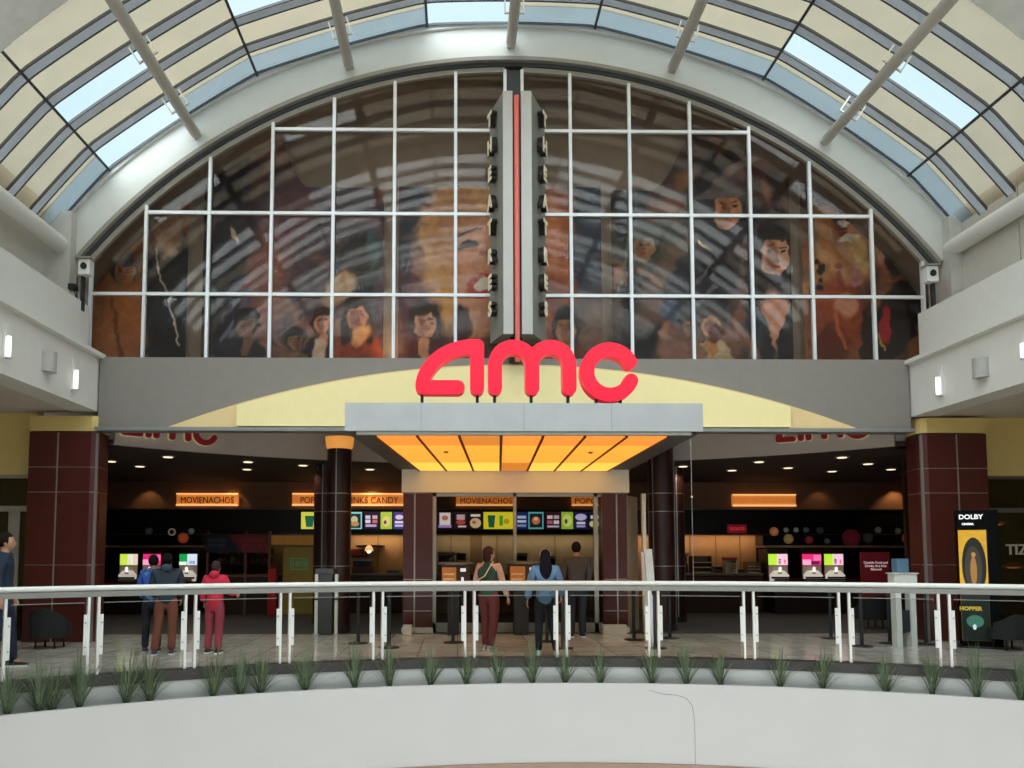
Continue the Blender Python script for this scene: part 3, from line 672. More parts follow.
for px, py, r, c, c2, lb in ((149, 531, 3.5, '2c3030', '3c4242', 'dim grey badge, leftmost over the left machines'), (172, 532, 3.8, 'a08c78', '15151c', 'beige ring badge over the left machines'), (183.3, 538, 5.2, 'a8452a', 'c85a38', 'large orange badge over the left machines'),
        (191.5, 531, 2.8, '5c6c60', '6c7c70', 'small grey green badge over the left machines'), (774, 531.5, 4.4, 'b87048', 'd09060', 'orange badge at the left end over the right machines'), (786, 530, 2.4, '707468', '80847c', 'small grey badge right of the orange one'),
        (796, 530, 2.4, '74786c', '84887c', 'small grey badge, third over the right machines'), (788.5, 539, 4.8, '94784c', 'a88c60', 'tan badge just above the shelf rail on the right'), (806, 530, 2.8, '3c4048', '4c505c', 'dim blue grey badge over the middle right machine'),
        (809, 540, 3.8, '6c2028', '7c2c34', 'dark red badge over the middle right machine'), (820, 530.5, 3.6, '24282c', '30363c', 'nearly black badge over the third right machine'), (827, 541, 2.8, '38403c', '444c48', 'small dim green badge near the shelf rail'),
        (851, 538, 9, '501420', '641c28', 'very large dark red badge above the maroon poster'), (868, 538, 5, '26282c', '303438', 'dark grey badge right of the big red one'), (878, 530, 3.2, '4c4c48', '5c5c58', 'grey badge above the dark grey one'),
        (898, 531, 3, '44443c', '54544c', 'olive grey badge near the right pilaster'), (907, 538.5, 5, '8c3c20', 'a04c2c', 'rust orange badge beside the right pilaster')):
    badge(px, py, r, c, c2, lb)

# ---- drink machines
def drink_machine(px0, px1, scr, label):
    Y = 20.75; a = at(px0, 586, Y); b2 = at(px1, 551, Y); x0, x1 = a.x, b2.x; xm = (x0 + x1) / 2; w = x1 - x0; zb_, zt_ = .892, 1.66
    T = thing('drink_machine', label, 'drink machine', (xm, Y + .3, zb_), 'drink machines on the back bars')
    shell = mat('machine_shell', '#26181a', .35); whi = mat('machine_white', '#e4e0d8', .3, emit='#e8e0d0', es=.5)
    MB().box((x0 - .03, Y, zb_), (x1 + .03, Y + .6, zt_)).build('cabinet', shell, T, bevel=.02)
    zs0 = at(px0, 565, Y).z; zs1 = at(px0, 554, Y).z
    s = MB().box((x0, Y - .02, zs0), (x1, Y - .002, zs1)).build('touch_screen', em(scr[0], 1.0), T)
    for (u0, u1, v0, v1, c) in scr[1]:
        MB().box((x0 + u0 * w, Y - .026, zs0 + v0 * (zs1 - zs0)), (x0 + u1 * w, Y - .021, zs0 + v1 * (zs1 - zs0))).build('screen_tile', em(c, 1.0), s)
    zc = at(px0, 575, Y).z
    m = MB(); m.prism([(x0 + .01, Y - .12, at(px0, 581, Y).z), (x1 - .01, Y - .12, at(px0, 581, Y).z), (x1 - .01, Y - .12, zc), (xm + w * .25, Y - .1, at(px0, 570.5, Y).z), (xm - w * .25, Y - .1, at(px0, 570.5, Y).z), (x0 + .01, Y - .12, zc)], (0, .1, 0)); m.build('dispenser_hood', whi, T)
    MB().lathe([(.02, .0), (.035, .02), (.035, .1), (.02, .12)], (xm, Y - .14, at(px0, 571.5, Y).z), 12).build('spout', mat('spout_white', '#ffffff', .3, emit='#ffffff', es=.9), T, smooth=True)
    MB().box((xm - .05, Y - .125, zb_ + .13), (xm + .05, Y - .121, zb_ + .16)).build('ice_slot', black, T)
    MB().box((x0, Y - .015, zb_ + .06), (x1, Y - .002, zs0 - .01)).build('front_panel', mat('machine_tan', '#a09080', .4, emit='#8c7c6c', es=.25), T)
    MB().box((x0 + .02, Y - .16, zb_ + .002), (x1 - .02, Y - .002, zb_ + .05)).build('drip_tray', black, T)
lime = ('#c8e050', [(.45, .7, .1, .95, '#e8e0d8'), (.72, 1, 0, 1, '#e0c8c0'), (.5, .6, .1, .5, '#3c3c3c')])
limp = ('#b4e040', [(.45, 1, 0, 1, '#ecc0d4'), (.52, .64, .1, .55, '#302030'), (.8, .9, .1, .5, '#c03058')])
pink = ('#e02c74', [(0, .45, 0, .5, '#f4a0c8'), (.45, .9, .05, .35, '#5c2048'), (.6, 1, .4, .9, '#f070a8')])
gren = ('#1c9a50', [(.45, 1, 0, 1, '#d4e0f0'), (.55, .9, .1, .4, '#40506c'), (0, .4, 0, .3, '#e8f0e8')])
drink_machine(119.5, 138, lime, 'drink machine with lime screen, leftmost on the left bar')
drink_machine(142.5, 161, pink, 'drink machine with pink screen behind the two people in blue')
drink_machine(179, 197.5, gren, 'drink machine with green screen at the right end of the left bar')
drink_machine(769, 787, limp, 'drink machine with lime and pink screen, leftmost on the right bar')
drink_machine(803, 820.5, pink, 'drink machine with pink screen in the middle of the right bar')
drink_machine(825, 842.5, limp, 'drink machine with lime and pink screen next to the maroon poster')

# ---- left stall with navy and red banner
Y = 20.6; T = thing('concession_stall', 'dark stall with navy and red banner left of the round column', 'stall', (at(237, 600, Y).x, Y + .5, 0))
a = at(206, 553, Y); b2 = at(268, 534, Y)
zz0 = at(237, 552.5, Y).z; zz1 = at(237, 535, Y).z
MB().box((a.x, Y, zz0), (b2.x, Y + .04, zz1)).build('banner', mat('banner_navy', '#1a2038', .5), T)
MB().prism([(at(228, 545, Y).x, Y - .006, zz1), (b2.x, Y - .006, zz1), (b2.x, Y - .006, zz0), (at(243, 545, Y).x, Y - .006, zz0)], (0, .005, 0)).build('red_field', mat('banner_red', '#7c1c28', .5), T)
p = at(217, 543, Y - .02); text('lettering', 'SNACKS\nDRINKS', .13, facing(p), mat('ban_txt', '#5c6880', .5), T, depth=.004)
p = at(252, 543, Y - .02); text('lettering', 'REWARDS\nPICK UP', .14, facing(p), mat('ban_txt2', '#a8404c', .5), T, depth=.004)
stm = mat('stall_brown', '#33201c', .5)
m = MB()
for px in (207, 245, 269): x = at(px, 560, Y).x; m.box((x - .03, Y + .02, 0), (x + .03, Y + .08, zz1 + .1))
m.box((a.x, Y + .04, .95), (b2.x, Y + .9, 1.0)); m.build('frame', mat('frame_tan', '#6c5044', .5), T)
MB().box((a.x, Y + .06, 0), (b2.x, Y + .9, .94)).build('counter', stm, T)
m = MB()
for z in (1.25, 1.5): m.box((a.x + .04, Y + .5, z), (b2.x - .04, Y + .88, z + .03))
m.build('shelf', stm, T)
MB().box((a.x + .1, Y + .1, 1.60), (at(240, 550, Y).x, Y + .3, 1.66)).build('light_bar', mat('bar_dim', '#6a5440', emit='#8a6440', es=.3), T)
# stacked goods on the shelves
gi = 0
for z in (1.282, 1.532):
    for k in range(9):
        x = a.x + .12 + k * .17; c = random.choice(['5c2c24', '3c3428', '6c4c34', '2c3440', '7c3c2c']); w = random.uniform(.09, .13); h = random.uniform(.1, .18)
        MB().box((x, Y + .55, z), (x + w, Y + .68, z + h)).build('snack_box', mat('snack_' + c, '#' + c, .6), None, bevel=.006)
        ob = bpy.context.scene.collection.objects[-1]; tag(ob, ('dim snack box on the %s stall shelf under the navy banner' % ('lower' if z < 1.4 else 'upper')), 'box', 'snack boxes on the %s stall shelf' % ('lower' if z < 1.4 else 'upper'))
T = thing('drink_cooler', 'small bright red cooler at the right foot of the banner stall', 'cooler', at(272, 583, 20.2))
a = at(268, 583, 20.2); b2 = at(276, 569, 20.2); T.location.z = 0; OFF[T.name] = Vector(T.location)
MB().box((a.x, 20.2, .0), (b2.x, 20.45, b2.z)).build('body', mat('cooler_red', '#a81c20', .4), T, bevel=.01); MB().box((a.x - .01, 20.19, b2.z + .002), (b2.x + .01, 20.46, b2.z + .04)).build('lid', mat('cooler_lid', '#701418', .4), T)
# olive notice board with green emblem
Y = 20.55; T = thing('notice_board', 'olive standing board with green framed emblem left of the round column', 'board', (at(299, 600, Y).x, Y, 0))
a = at(283, 590, Y); b2 = at(314, 547, Y)
MB().box((a.x, Y, 0), (b2.x, Y + .05, b2.z)).build('panel', mat('board_olive', '#7c6c30', .6, emit='#7c6c30', es=.08), T)
MB().box((a.x - .03, Y - .01, 0), (a.x, Y + .06, b2.z + .03)).box((a.x, Y - .01, b2.z), (b2.x, Y + .06, b2.z + .03)).build('frame', mat('frame_brown', '#5c4428', .5), T)
m = MB(); q0 = at(290, 570, Y); q1 = at(308, 558, Y); t_ = .025
m.box((q0.x, Y - .008, q0.z), (q1.x, Y - .001, q0.z + t_)).box((q0.x, Y - .008, q1.z - t_), (q1.x, Y - .001, q1.z)).box((q0.x, Y - .008, q0.z + t_), (q0.x + t_, Y - .001, q1.z - t_)).box((q1.x - t_, Y - .008, q0.z + t_), (q1.x, Y - .001, q1.z - t_))
gm = mat('emblem_green', '#3c8c64', .5, emit='#3c8c64', es=.2); m.build('emblem_frame', gm, T)
text('lettering', '1892', .2, facing(((q0.x + q1.x) / 2, Y - .006, (q0.z + q1.z) / 2)), gm, T, depth=.006, bold=.003)
flatm = flat(270, 314, 535.5, 544.5, YB + .2, .05).build('wall_light_panel', mat('panel_tan', '#b08850', .6, emit='#a06c30', es=.25)); tag(flatm, 'plain tan valance panel above the olive notice board', 'panel')  # plain tan panel, slightly emissive

# ---- goods behind the middle and right counters
def counter(px0, px1, Y, label, top='#6a6258', fr='#3a3230', h=1.02):
    x0, x1 = at(px0, 560, Y).x, at(px1, 560, Y).x; T = thing('service_counter', label, 'counter', ((x0 + x1) / 2, Y + .4, 0))
    MB().box((x0, Y, 0), (x1, Y + .8, h - .05)).build('front', mat('ctr' + fr, fr, .5), T); MB().box((x0 - .02, Y - .04, h - .045), (x1 + .02, Y + .84, h)).build('top', mat('top' + top, top, .3), T)
    return T
counter(276, 430, 20.9, 'dark service counter behind the round column', fr='#2c1a18')
counter(432, 604, 20.9, 'long service counter seen through the storefront window', top='#8a8074', fr='#6c6258')
counter(668, 762, 20.9, 'service counter under the orange wall at the right', fr='#2c1816')
def shelf_rack(px0, px1, py0, Y, label, body, topc=None, shelves=4):
    x0, x1 = at(px0, 560, Y).x, at(px1, 560, Y).x; zt_ = at(px0, py0, Y).z; zb_ = 1.022
    T = thing('display_rack', label, 'rack', ((x0 + x1) / 2, Y + .15, zb_)); m = MB()
    for x in (x0, x1 - .02): m.box((x, Y, zb_), (x + .02, Y + .3, zt_))
    m.box((x0, Y + .28, zb_), (x1, Y + .3, zt_)); m.build('frame', mat('rk' + body, body, .5), T)
    m = MB()
    for k in range(shelves): z = zb_ + .01 + (zt_ - zb_ - .06) * k / shelves; m.box((x0 + .021, Y + .01, z), (x1 - .021, Y + .28, z + .025))
    m.build('shelves', mat('rks' + body, '#b8a88c', .5), T)
    if topc: MB().box((x0 - .01, Y - .01, zt_), (x1 + .01, Y + .31, zt_ + .07)).build('header', mat('rkt' + topc, topc, .4), T)
    return T
shelf_rack(692, 712, 556, 21.05, 'tall open wire rack on the counter right of the round column', '#5a4632', None, 3)
shelf_rack(726, 737, 560, 21.0, 'narrow candy rack with red header on the right counter', '#c8b8a0', '#8c1c1c', 4)
shelf_rack(747, 761, 562, 21.05, 'brown goods rack beside the right drink bar', '#7c5c3c', None, 3)
shelf_rack(456, 466, 553, 21.05, 'slim grey rack near the left side of the storefront window', '#4a4c4c', None, 3)
random.seed(3)
def machine(px0, px1, py0, py1, Y, label, c, cat='appliance', name='popcorn_machine'):
    x0, x1 = at(px0, 560, Y).x, at(px1, 560, Y).x; zt_ = at(px0, py0, Y).z; zb_ = 1.022
    T = thing(name, label, cat, ((x0 + x1) / 2, Y + .2, zb_))
    MB().box((x0, Y, zb_), (x1, Y + .4, zb_ + (zt_ - zb_) * .45)).build('base', mat('mc' + c, c, .4, .3), T, bevel=.01)
    MB().box((x0 + .02, Y + .03, zb_ + (zt_ - zb_) * .45), (x1 - .02, Y + .37, zb_ + (zt_ - zb_) * .85)).build('case', mat('mcc' + c, '#3a3c40', .2, .4), T)
    MB().box((x0 - .01, Y - .01, zb_ + (zt_ - zb_) * .85), (x1 + .01, Y + .41, zt_)).build('lid', mat('mcl' + c, '#7a7c7c', .4, .4), T, bevel=.01)
machine(438, 455, 552, 580, 21.3, 'grey steel machine at the left of the storefront window', '#66706e')
machine(516, 528, 553, 580, 21.3, 'dark machine just right of the storefront mullion', '#33363a')
machine(546, 556, 556, 580, 21.3, 'low dark machine behind the person in denim', '#3c3e42')
machine(676, 688, 553, 580, 21.3, 'dark machine beside the right round column', '#2c2422')
machine(715, 725, 566, 580, 21.3, 'small grey machine left of the red topped candy rack', '#4c443c')
machine(740, 746, 569, 580, 21.3, 'tiny brown machine right of the red topped candy rack', '#5c4a38')
machine(580, 592, 557, 580, 21.3, 'dark machine right of the person in grey', '#463f3a')
machine(352, 372, 559, 585, 21.3, 'framed dark warmer with panel right of the round column', '#4a3022', name='food_warmer')
machine(386, 400, 570, 580, 21.3, 'low steel warmer next to the storefront pilaster', '#7a6858', name='food_warmer')
p = at(369, 551, 21.6); T = thing('heat_lamp', 'glowing warm heat lamp on the wall right of the round column', 'lamp', p)
MB().lathe([(.03, .16), (.09, .1), (.12, 0), (.1, 0), (.02, .1)], p, 16).build('shade', mat('lamp_tan', '#d8b080', .5, emit='#ffc890', es=.8), T, smooth=True); MB().ball(p + Vector((0, 0, .0)), .06).build('bulb', em('#fff0c8', 3.0), T)
MB().box((p.x - 0.35, 21.66, p.z + .1), (p.x + .35, 22.45, p.z + .16)).build('bracket', mat('lamp_bar', '#4a2c1c', .5), T)
T = thing('wall_shelf', 'dark red wall shelf at the foot of the heat lamp', 'shelf', at(358, 557, 22.2)); a = at(350, 557, 22.2); b2 = at(366, 549, 22.2)
MB().box((a.x, 22.2, a.z), (b2.x, 22.48, a.z + .04)).build('board', mat('shelf_dark', '#3a1c16', .5), T); MB().box((a.x, 22.38, a.z + .041), (b2.x, 22.48, b2.z)).build('red_back', mat('shelf_red', '#6c2018', .5), T)

# ---- poster "Outside food and drinks"
Y = 20.3; T = thing('notice_board', 'tall maroon notice reading Outside Food and Drinks Are Not Allowed', 'notice', (at(876, 600, Y).x, Y, 0))
a = at(862, 600, Y); b2 = at(889.5, 552, Y)
MB().box((a.x, Y, .35), (b2.x, Y + .04, b2.z)).build('panel', mat('notice_maroon', '#7c2230', .5, emit='#7c2230', es=.1), T)
MB().box((a.x + .1, Y + .01, 0), (a.x + .15, Y + .05, .35)).box((b2.x - .15, Y + .01, 0), (b2.x - .1, Y + .05, .35)).build('leg', dark_m, T)
p = at(875.8, 566, Y - .01); text('lettering', 'Outside Food and\nDrinks Are Not\nAllowed', .085, facing(p), mat('notice_white', '#f0e0e0', .5, emit='#f0e0e0', es=.35), T, depth=.006, bold=.0015, sx=1.0)

# ---- white kiosk with blue box by the right pilaster
pk = atz(905, 647, 0); T = thing('podium', 'white open legged podium in front of the right pilaster', 'podium', (pk.x, pk.y, 0)); pw_ = .19
m = MB(); m.box((pk.x - pw_, pk.y - .1, .93), (pk.x + pw_, pk.y + .1, 1.19)); m.build('top_box', steel_w, T, bevel=.01)
for s in (-1, 1): MB().box((pk.x + s * .12 - .045, pk.y - .08, 0), (pk.x + s * .12 + .045, pk.y + .08, .928)).build('leg', steel_w, T)
MB().box((pk.x - .21, pk.y - .12, 1.192), (pk.x + .21, pk.y + .12, 1.21)).build('top_plate', white2, T)
MB().box((pk.x - .074, pk.y - .05, .25), (pk.x + .074, pk.y - .02, .6)).build('dark_plate', dark_m, T)
T2 = MB().box((pk.x - .13, pk.y - .08, 1.212), (pk.x + .07, pk.y + .08, 1.44)).build('tissue_box', mat('box_blue', '#5b7c95', .4), None, loc=(pk.x, pk.y, 1.212), bevel=.01)
tag(T2, 'blue grey cube standing on the white podium', 'box')

# ---- black poster totem
pt = atz(980, 650, 0); Yt = 12.9; x0 = at(961.5, 560, Yt).x; x1 = at(996.5, 560, Yt).x; ztp = at(980, 510, Yt).z
T = thing('poster_totem', 'tall black totem with yellow film poster and DOLBY lettering', 'totem', ((x0 + x1) / 2, Yt, 0))
MB().box((x0, Yt, .03), (x1, Yt + .3, ztp)).build('cabinet', mat('totem_black', '#08080a', .7, spec=.1), T, bevel=.008)
MB().box((x0 - .05, Yt - .06, 0), (x1 + .05, Yt + .36, .03)).build('base_plate', dark_m, T)
za, zb2 = at(970, 583, Yt).z, at(970, 530, Yt).z; zb3 = at(970, 650, Yt).z; xp0 = at(962, 560, Yt).x; xp1 = at(986, 560, Yt).x
po = MB().box((xp0, Yt - .012, .12), (xp1, Yt - .001, zb2)).build('poster', mat('poster_yellow', '#d8a428', .5, emit='#d8a428', es=.35, noise=.15, scale=9), T)
def pell(cx, cz, rx, rz, y, m_, nm): 
    MB().prism([(cx + rx * cos(2 * pi * k / 28), y, cz + rz * sin(2 * pi * k / 28)) for k in range(28)], (0, .002, 0)).build(nm, m_, po)
xc_ = (xp0 + xp1) / 2
MB().box((xp0 + .001, Yt - .0125, .121), (xp1 - .001, Yt - .0121, zb2 - 1.0)).build('dark_lower_field', mat('poster_dark', '#15201c', .5), po)
pell(xc_ + .01, zb2 - .58, .17, .46, Yt - .015, mat('poster_black', '#1c1a16', .5), 'dark_oval'); pell(xc_, zb2 - .62, .12, .36, Yt - .018, mat('poster_grey', '#4a4236', .5), 'inner_oval')
pell(xc_, zb2 - .66, .045, .24, Yt - .021, mat('poster_gold', '#b08040', .5, emit='#b08040', es=.2), 'figure'); pell(xc_ + .005, zb2 - .4, .03, .04, Yt - .024, mat('poster_gold2', '#c89858', .5, emit='#c89858', es=.2), 'figure_head')
pell(xc_ - .01, .43, .12, .1, Yt - .015, mat('poster_green', '#4a8878', .5, emit='#4a8878', es=.2), 'green_mound'); pell(xc_ - .02, .34, .025, .045, Yt - .018, mat('poster_white', '#d8e8f0', .5, emit='#d8e8f0', es=.6), 'white_spot')
p = at(973, 609, Yt - .02); text('lettering', 'HOPPER', .085, facing((p.x, Yt - .016, p.z)), mat('poster_text', '#d8b838', .5, emit='#d8b838', es=.3), po, depth=.003, bold=.004)
p = at(971.5, 517, Yt); text('lettering', 'DOLBY', .105, facing((p.x, Yt - .008, p.z)), em('#f4f4f4', .7), T, depth=.008, bold=.002)
p = at(969, 524, Yt); text('lettering', 'CINEMA', .045, facing((p.x, Yt - .008, p.z)), em('#f4f4f4', .6), T, depth=.008, bold=.002)

T.rotation_euler.z = radians(-26)

# ---- round lobby columns
def round_col(px, Y, r, ztop, label, cap, turn=0):
    x = at(px, 500, Y).x; T = thing('round_column', label, 'column', (x, Y, 0))
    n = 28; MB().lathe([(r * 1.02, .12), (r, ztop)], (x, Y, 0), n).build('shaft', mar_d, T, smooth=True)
    MB().lathe([(r * 1.08, 0), (r * 1.08, .118)], (x, Y, 0), n).build('base', dark_m, T, smooth=True)
    m = MB()
    for z in [at(px, yy, Y).z for yy in (566, 512, 494)]:
        m.lathe([(r + .004, z - .008), (r + .008, z - .008), (r + .008, z + .008), (r + .004, z + .008)], (x, Y, 0), n)
    for a in (-.1 + turn, 2.0 + turn, 4.1 + turn): m.box((x - .01, Y - r - .012, .12), (x + .01, Y - r + .01, ztop), Matrix.Translation((x, Y, 0)) @ Matrix.Rotation(a, 4, 'Z') @ Matrix.Translation((-x, -Y, 0)))
    m.build('steel_seams', seam_m, T)
    if cap: MB().lathe([(r, ztop + .001), (r * 1.12, ztop + .06), (r * 1.2, ztop + .24)], (x, Y, 0), n).build('lit_capital', mat('capital', '#e8a050', .5, emit='#f0a048', es=.6), T, smooth=True)
round_col(339, 15.9, .24, 3.6, 'dark maroon round column with glowing amber capital left of the marquee', True)
round_col(325.5, 17.9, .25, 3.5, 'dark round column half hidden behind the one with the amber capital', False)
round_col(661, 16.2, .26, 4.2, 'dark maroon round column right of the storefront', False, -.8)
round_col(675, 18.2, .2, 3.5, 'slim dark round column just behind the right maroon column', False)

# ================================================================== MARQUEE AND STOREFRONT
YC0, YC1 = 10.9, 15.6
def cx_(px, Y): return at(px, 440, Y).x
T = thing('marquee', 'flat grey metal marquee with glowing amber ceiling panels over the entrance', 'marquee', (cx_(524, YC0), YC0, at(524, 432, YC0).z))
zt0 = at(524, 403, YC0).z; zt1 = at(524, 431, YC0).z
xa, xb = cx_(344.5, YC0), cx_(703.5, YC0); xc0, xc1 = cx_(397, YC1), cx_(632, YC1)
def quad_slab(m, x0, x1, x2, x3, y0, y1, z0, z1): return m.prism([(x0, y0, z0), (x1, y0, z0), (x3, y1, z0), (x2, y1, z0)], (0, 0, z1 - z0))
m = MB(); m.box((xa, YC0, zt1), (xb, YC0 + .05, zt0)); m.build('front_fascia', canm, T)
m = MB()
for px in (421, 524, 612): x = cx_(px, YC0); m.box((x - .004, YC0 - .003, zt1 + .01), (x + .004, YC0 - .001, zt0 - .01))
m.build('fascia_joint', mat('joint_grey', '#8f9294', .5), T)
m = MB(); quad_slab(m, xa, xb, xc0, xc1, YC0 + .051, YC1, zt0 - .1, zt0 - .02); m.build('roof_deck', mat('deck_grey', '#6f7274', .6), T)
m = MB(); 
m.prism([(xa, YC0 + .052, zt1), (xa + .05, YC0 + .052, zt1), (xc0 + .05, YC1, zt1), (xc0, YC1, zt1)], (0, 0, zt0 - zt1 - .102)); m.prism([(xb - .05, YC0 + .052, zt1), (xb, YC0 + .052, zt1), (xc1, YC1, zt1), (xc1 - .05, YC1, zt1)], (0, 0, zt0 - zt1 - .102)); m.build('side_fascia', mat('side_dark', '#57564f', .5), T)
ZS = zt1 - .06
m = MB(); m.box((xa + .16, YC0 + .02, zt1 - .05), (xb - .16, YC0 + .1, zt1 - .001)); m.build('bottom_lip', mat('lip', '#8f9188', .4), T)
# soffit frame and amber panels
fr0, fr1 = [cx_(p, YC0 + .1) for p in (375, 669)]; bk0, bk1 = [cx_(p, YC1 - .05) for p in (419.5, 607.5)]
m = MB(); quad_slab(m, xa + .05, xb - .05, xc0 + .05, xc1 - .05, YC0 + .1, YC1, ZS + .03, ZS + .08); m.build('soffit', mat('soffit_dark', '#4a4844', .5), T)
rowy = [YC0 + .12, 11.95, 14.2, YC1 - .06]
amb = [mat('amber_front', '#f09038', emit='#f08a34', es=.92, noise=.0), mat('amber_mid', '#f8a83c', emit='#f8a43a', es=.98, noise=.0), mat('amber_back', '#ffc850', emit='#ffc64e', es=1.05, noise=.0)]
dimp = mat('amber_dim', '#d88434', emit='#dc8430', es=.75, noise=0)
for r in range(3):
    for c in range(7):
        def X(u, Y): tt = (Y - rowy[0]) / (rowy[3] - rowy[0]); return (fr0 + (fr1 - fr0) * u) * (1 - tt) + (bk0 + (bk1 - bk0) * u) * tt
        ya, yb_ = rowy[r] + .012, rowy[r + 1] - .012; u0, u1 = c / 7, (c + 1) / 7; g = .022
        m = MB(); m.prism([(X(u0, ya) + g, ya, ZS), (X(u1, ya) - g, ya, ZS), (X(u1, yb_) - g, yb_, ZS), (X(u0, yb_) + g, yb_, ZS)], (0, 0, .028))
        m.build('light_panel', dimp if (r, c) in ((0, 2), (2, 3)) else amb[r], T)
m = MB()
for r in range(1): pass
for c in range(8):
    u = c / 7; tt = 0
    xA = fr0 + (fr1 - fr0) * u; xB = bk0 + (bk1 - bk0) * u
    m.prism([(xA - .018, rowy[0], ZS - .012), (xA + .018, rowy[0], ZS - .012), (xB + .018, rowy[3], ZS - .012), (xB - .018, rowy[3], ZS - .012)], (0, 0, .04))
m.build('panel_divider', mat('divider', '#6a3a14', .5), T)
for px, py in ((446, 451.5), (590.5, 452)):
    p = atz(px, py, ZS - .01); MB().lathe([(.001, -.03), (.03, -.025), (.04, 0), (.001, .002)], p, 12).build('sprinkler', mat('sprinkler', '#a0602c', .4), T, smooth=True)

# header and storefront box
YH = 15.6; xh0, xh1 = cx_(402, YH), cx_(628.5, YH); zh0 = at(515, 492.5, YH).z; zh1 = at(515, 470.5, YH).z
SF = thing('storefront', 'middle storefront with cream header, maroon pilasters and big steel framed window', 'storefront', ((xh0 + xh1) / 2, YH, 0))
MB().box((xh0, YH, zh0), (xh1, YH + .5, 3.5)).build('header', cream, SF)
xq = [cx_(p, YH) for p in (403.5, 432.5, 602, 626)]
seamz = [at(515, yy, YH).z for yy in (579.5, 611)]
for (a, b2, sp) in ((xq[0], xq[1], 415), (xq[2], xq[3], 616)):
    m = MB(); zz = [0.1] + sorted(seamz)[0:2] + [zh0 - .01]
    for z0, z1 in zip(zz, zz[1:]): m.box((a, YH + .04, z0 + .01), (b2, YH + .5, z1 - .01))
    pl = m.build('pilaster', mar_m, SF)
    x = cx_(sp, YH); MB().box((a + .02, YH + .05, .02), (b2 - .02, YH + .45, zh0 - .012)).box((x - .014, YH + .03, .05), (x + .014, YH + .06, zh0 - .01)).build('steel_seams', seam_m, pl)
    MB().box((a - .02, YH + .0, 0), (b2 + .02, YH + .03, .1)).build('plinth', mat('plinth', '#cfc7b8', .5), pl)
fr = MB()
for px, w in ((434.5, .035), (515, .03), (596, .04)): x = cx_(px, YH); fr.box((x - w, YH + .12, 0), (x + w, YH + .22, zh0))
fr.box((xq[1], YH + .12, zh0 - .07), (xq[2], YH + .22, zh0)); fr.box((xq[1], YH + .12, .0), (xq[2], YH + .22, .18)); fr.build('window_frame', mat('alu', '#a8a59e', .35, .5), SF)
MB().box((xq[1] + .01, YH + .16, .18), (xq[2] - .01, YH + .175, zh0 - .07)).build('glass', gstore, SF)
m = MB(); m.prism([(xq[3] + .01, YH + .1, 0), (cx_(642, YH + .1), YH + .6, 0), (cx_(642, YH + .1), YH + .8, 0), (xq[3] + .01, YH + .3, 0)], (0, 0, zh0 - .05)); m.build('return_wall', mat('return_tan', '#a58d74', .6), SF)
MB().box((cx_(641, YH), YH - .02, 0), (cx_(644.5, YH), YH + .1, zh0 - .02)).build('corner_bead', mat('bead', '#dcd6c6', .4), SF)
m = MB(); yw = YH + .5
for px0, px1, z0, z1 in ((404, 470, .3, 1.0), (475, 512, .3, .55), (475, 512, .6, .95), (520, 560, .3, .95), (565, 594, .3, .8)):
    m.box((at(px0, 600, yw).x, yw, z0), (at(px1, 600, yw).x, yw + .03, z1))

# ticket podiums
for i, (px0, px1, pyt, ped0, ped1, nm) in enumerate(((441.5, 470, 563, 447.5, 459, 'left of the woman in the green vest'), (509.5, 539.5, 562, 514.5, 529, 'between the two women'))):
    Y = 15.05; x0 = at(px0, 570, Y).x; x1 = at(px1, 570, Y).x; zt_ = at(500, pyt, Y).z; zb_ = at(500, 590, Y).z; xm = (x0 + x1) / 2
    T = thing('ticket_podium', 'ticket podium with orange front panel ' + nm, 'podium', (xm, Y + .2, 0), 'ticket podiums')
    MB().box((x0, Y, zb_), (x1, Y + .5, zt_ - .05)).build('cabinet', mat('pod_brown', '#3a2420', .5), T, bevel=.01)
    MB().lathe([(.2, -.04), (.32, -.035), (.34, 0), (.31, .02), (.001, .022)], (xm, Y + .25, zt_ - .005), 24).build('top', mat('pod_top', '#8a8c8a', .3, .4), T, smooth=True)
    MB().box((x0 + .01, Y - .015, zb_ + .01), (x0 + (x1 - x0) * .52, Y - .001, zt_ - .08)).build('orange_panel', mat('pod_orange', '#c07a34', .5, emit='#c07a34', es=.15, noise=.15, scale=20), T)
    m = MB()
    for k in range(3): m.box((x0 + .04, Y - .019, zb_ + .1 + k * .09), (x0 + (x1 - x0) * .45, Y - .0155, zb_ + .13 + k * .09))
    m.build('panel_lines', mat('pod_cream', '#e8d0a0', .5), T)
    xx = x0 + (x1 - x0) * .74; MB().box((xx - .04, Y - .02, zt_ - .16), (xx + .06, Y - .001, zt_ - .1)).box((xx - .025, Y - .02, zb_ + .14), (xx + .02, Y - .001, zb_ + .24)).build('white_tag', em('#e8e4e8', .6), T)
    MB().box((at(ped0, 600, Y).x, Y + .1, 0), (at(ped1, 600, Y).x, Y + .42, zb_ - .001)).build('pedestal', mat('pod_dark', '#2a2b30', .5), T)
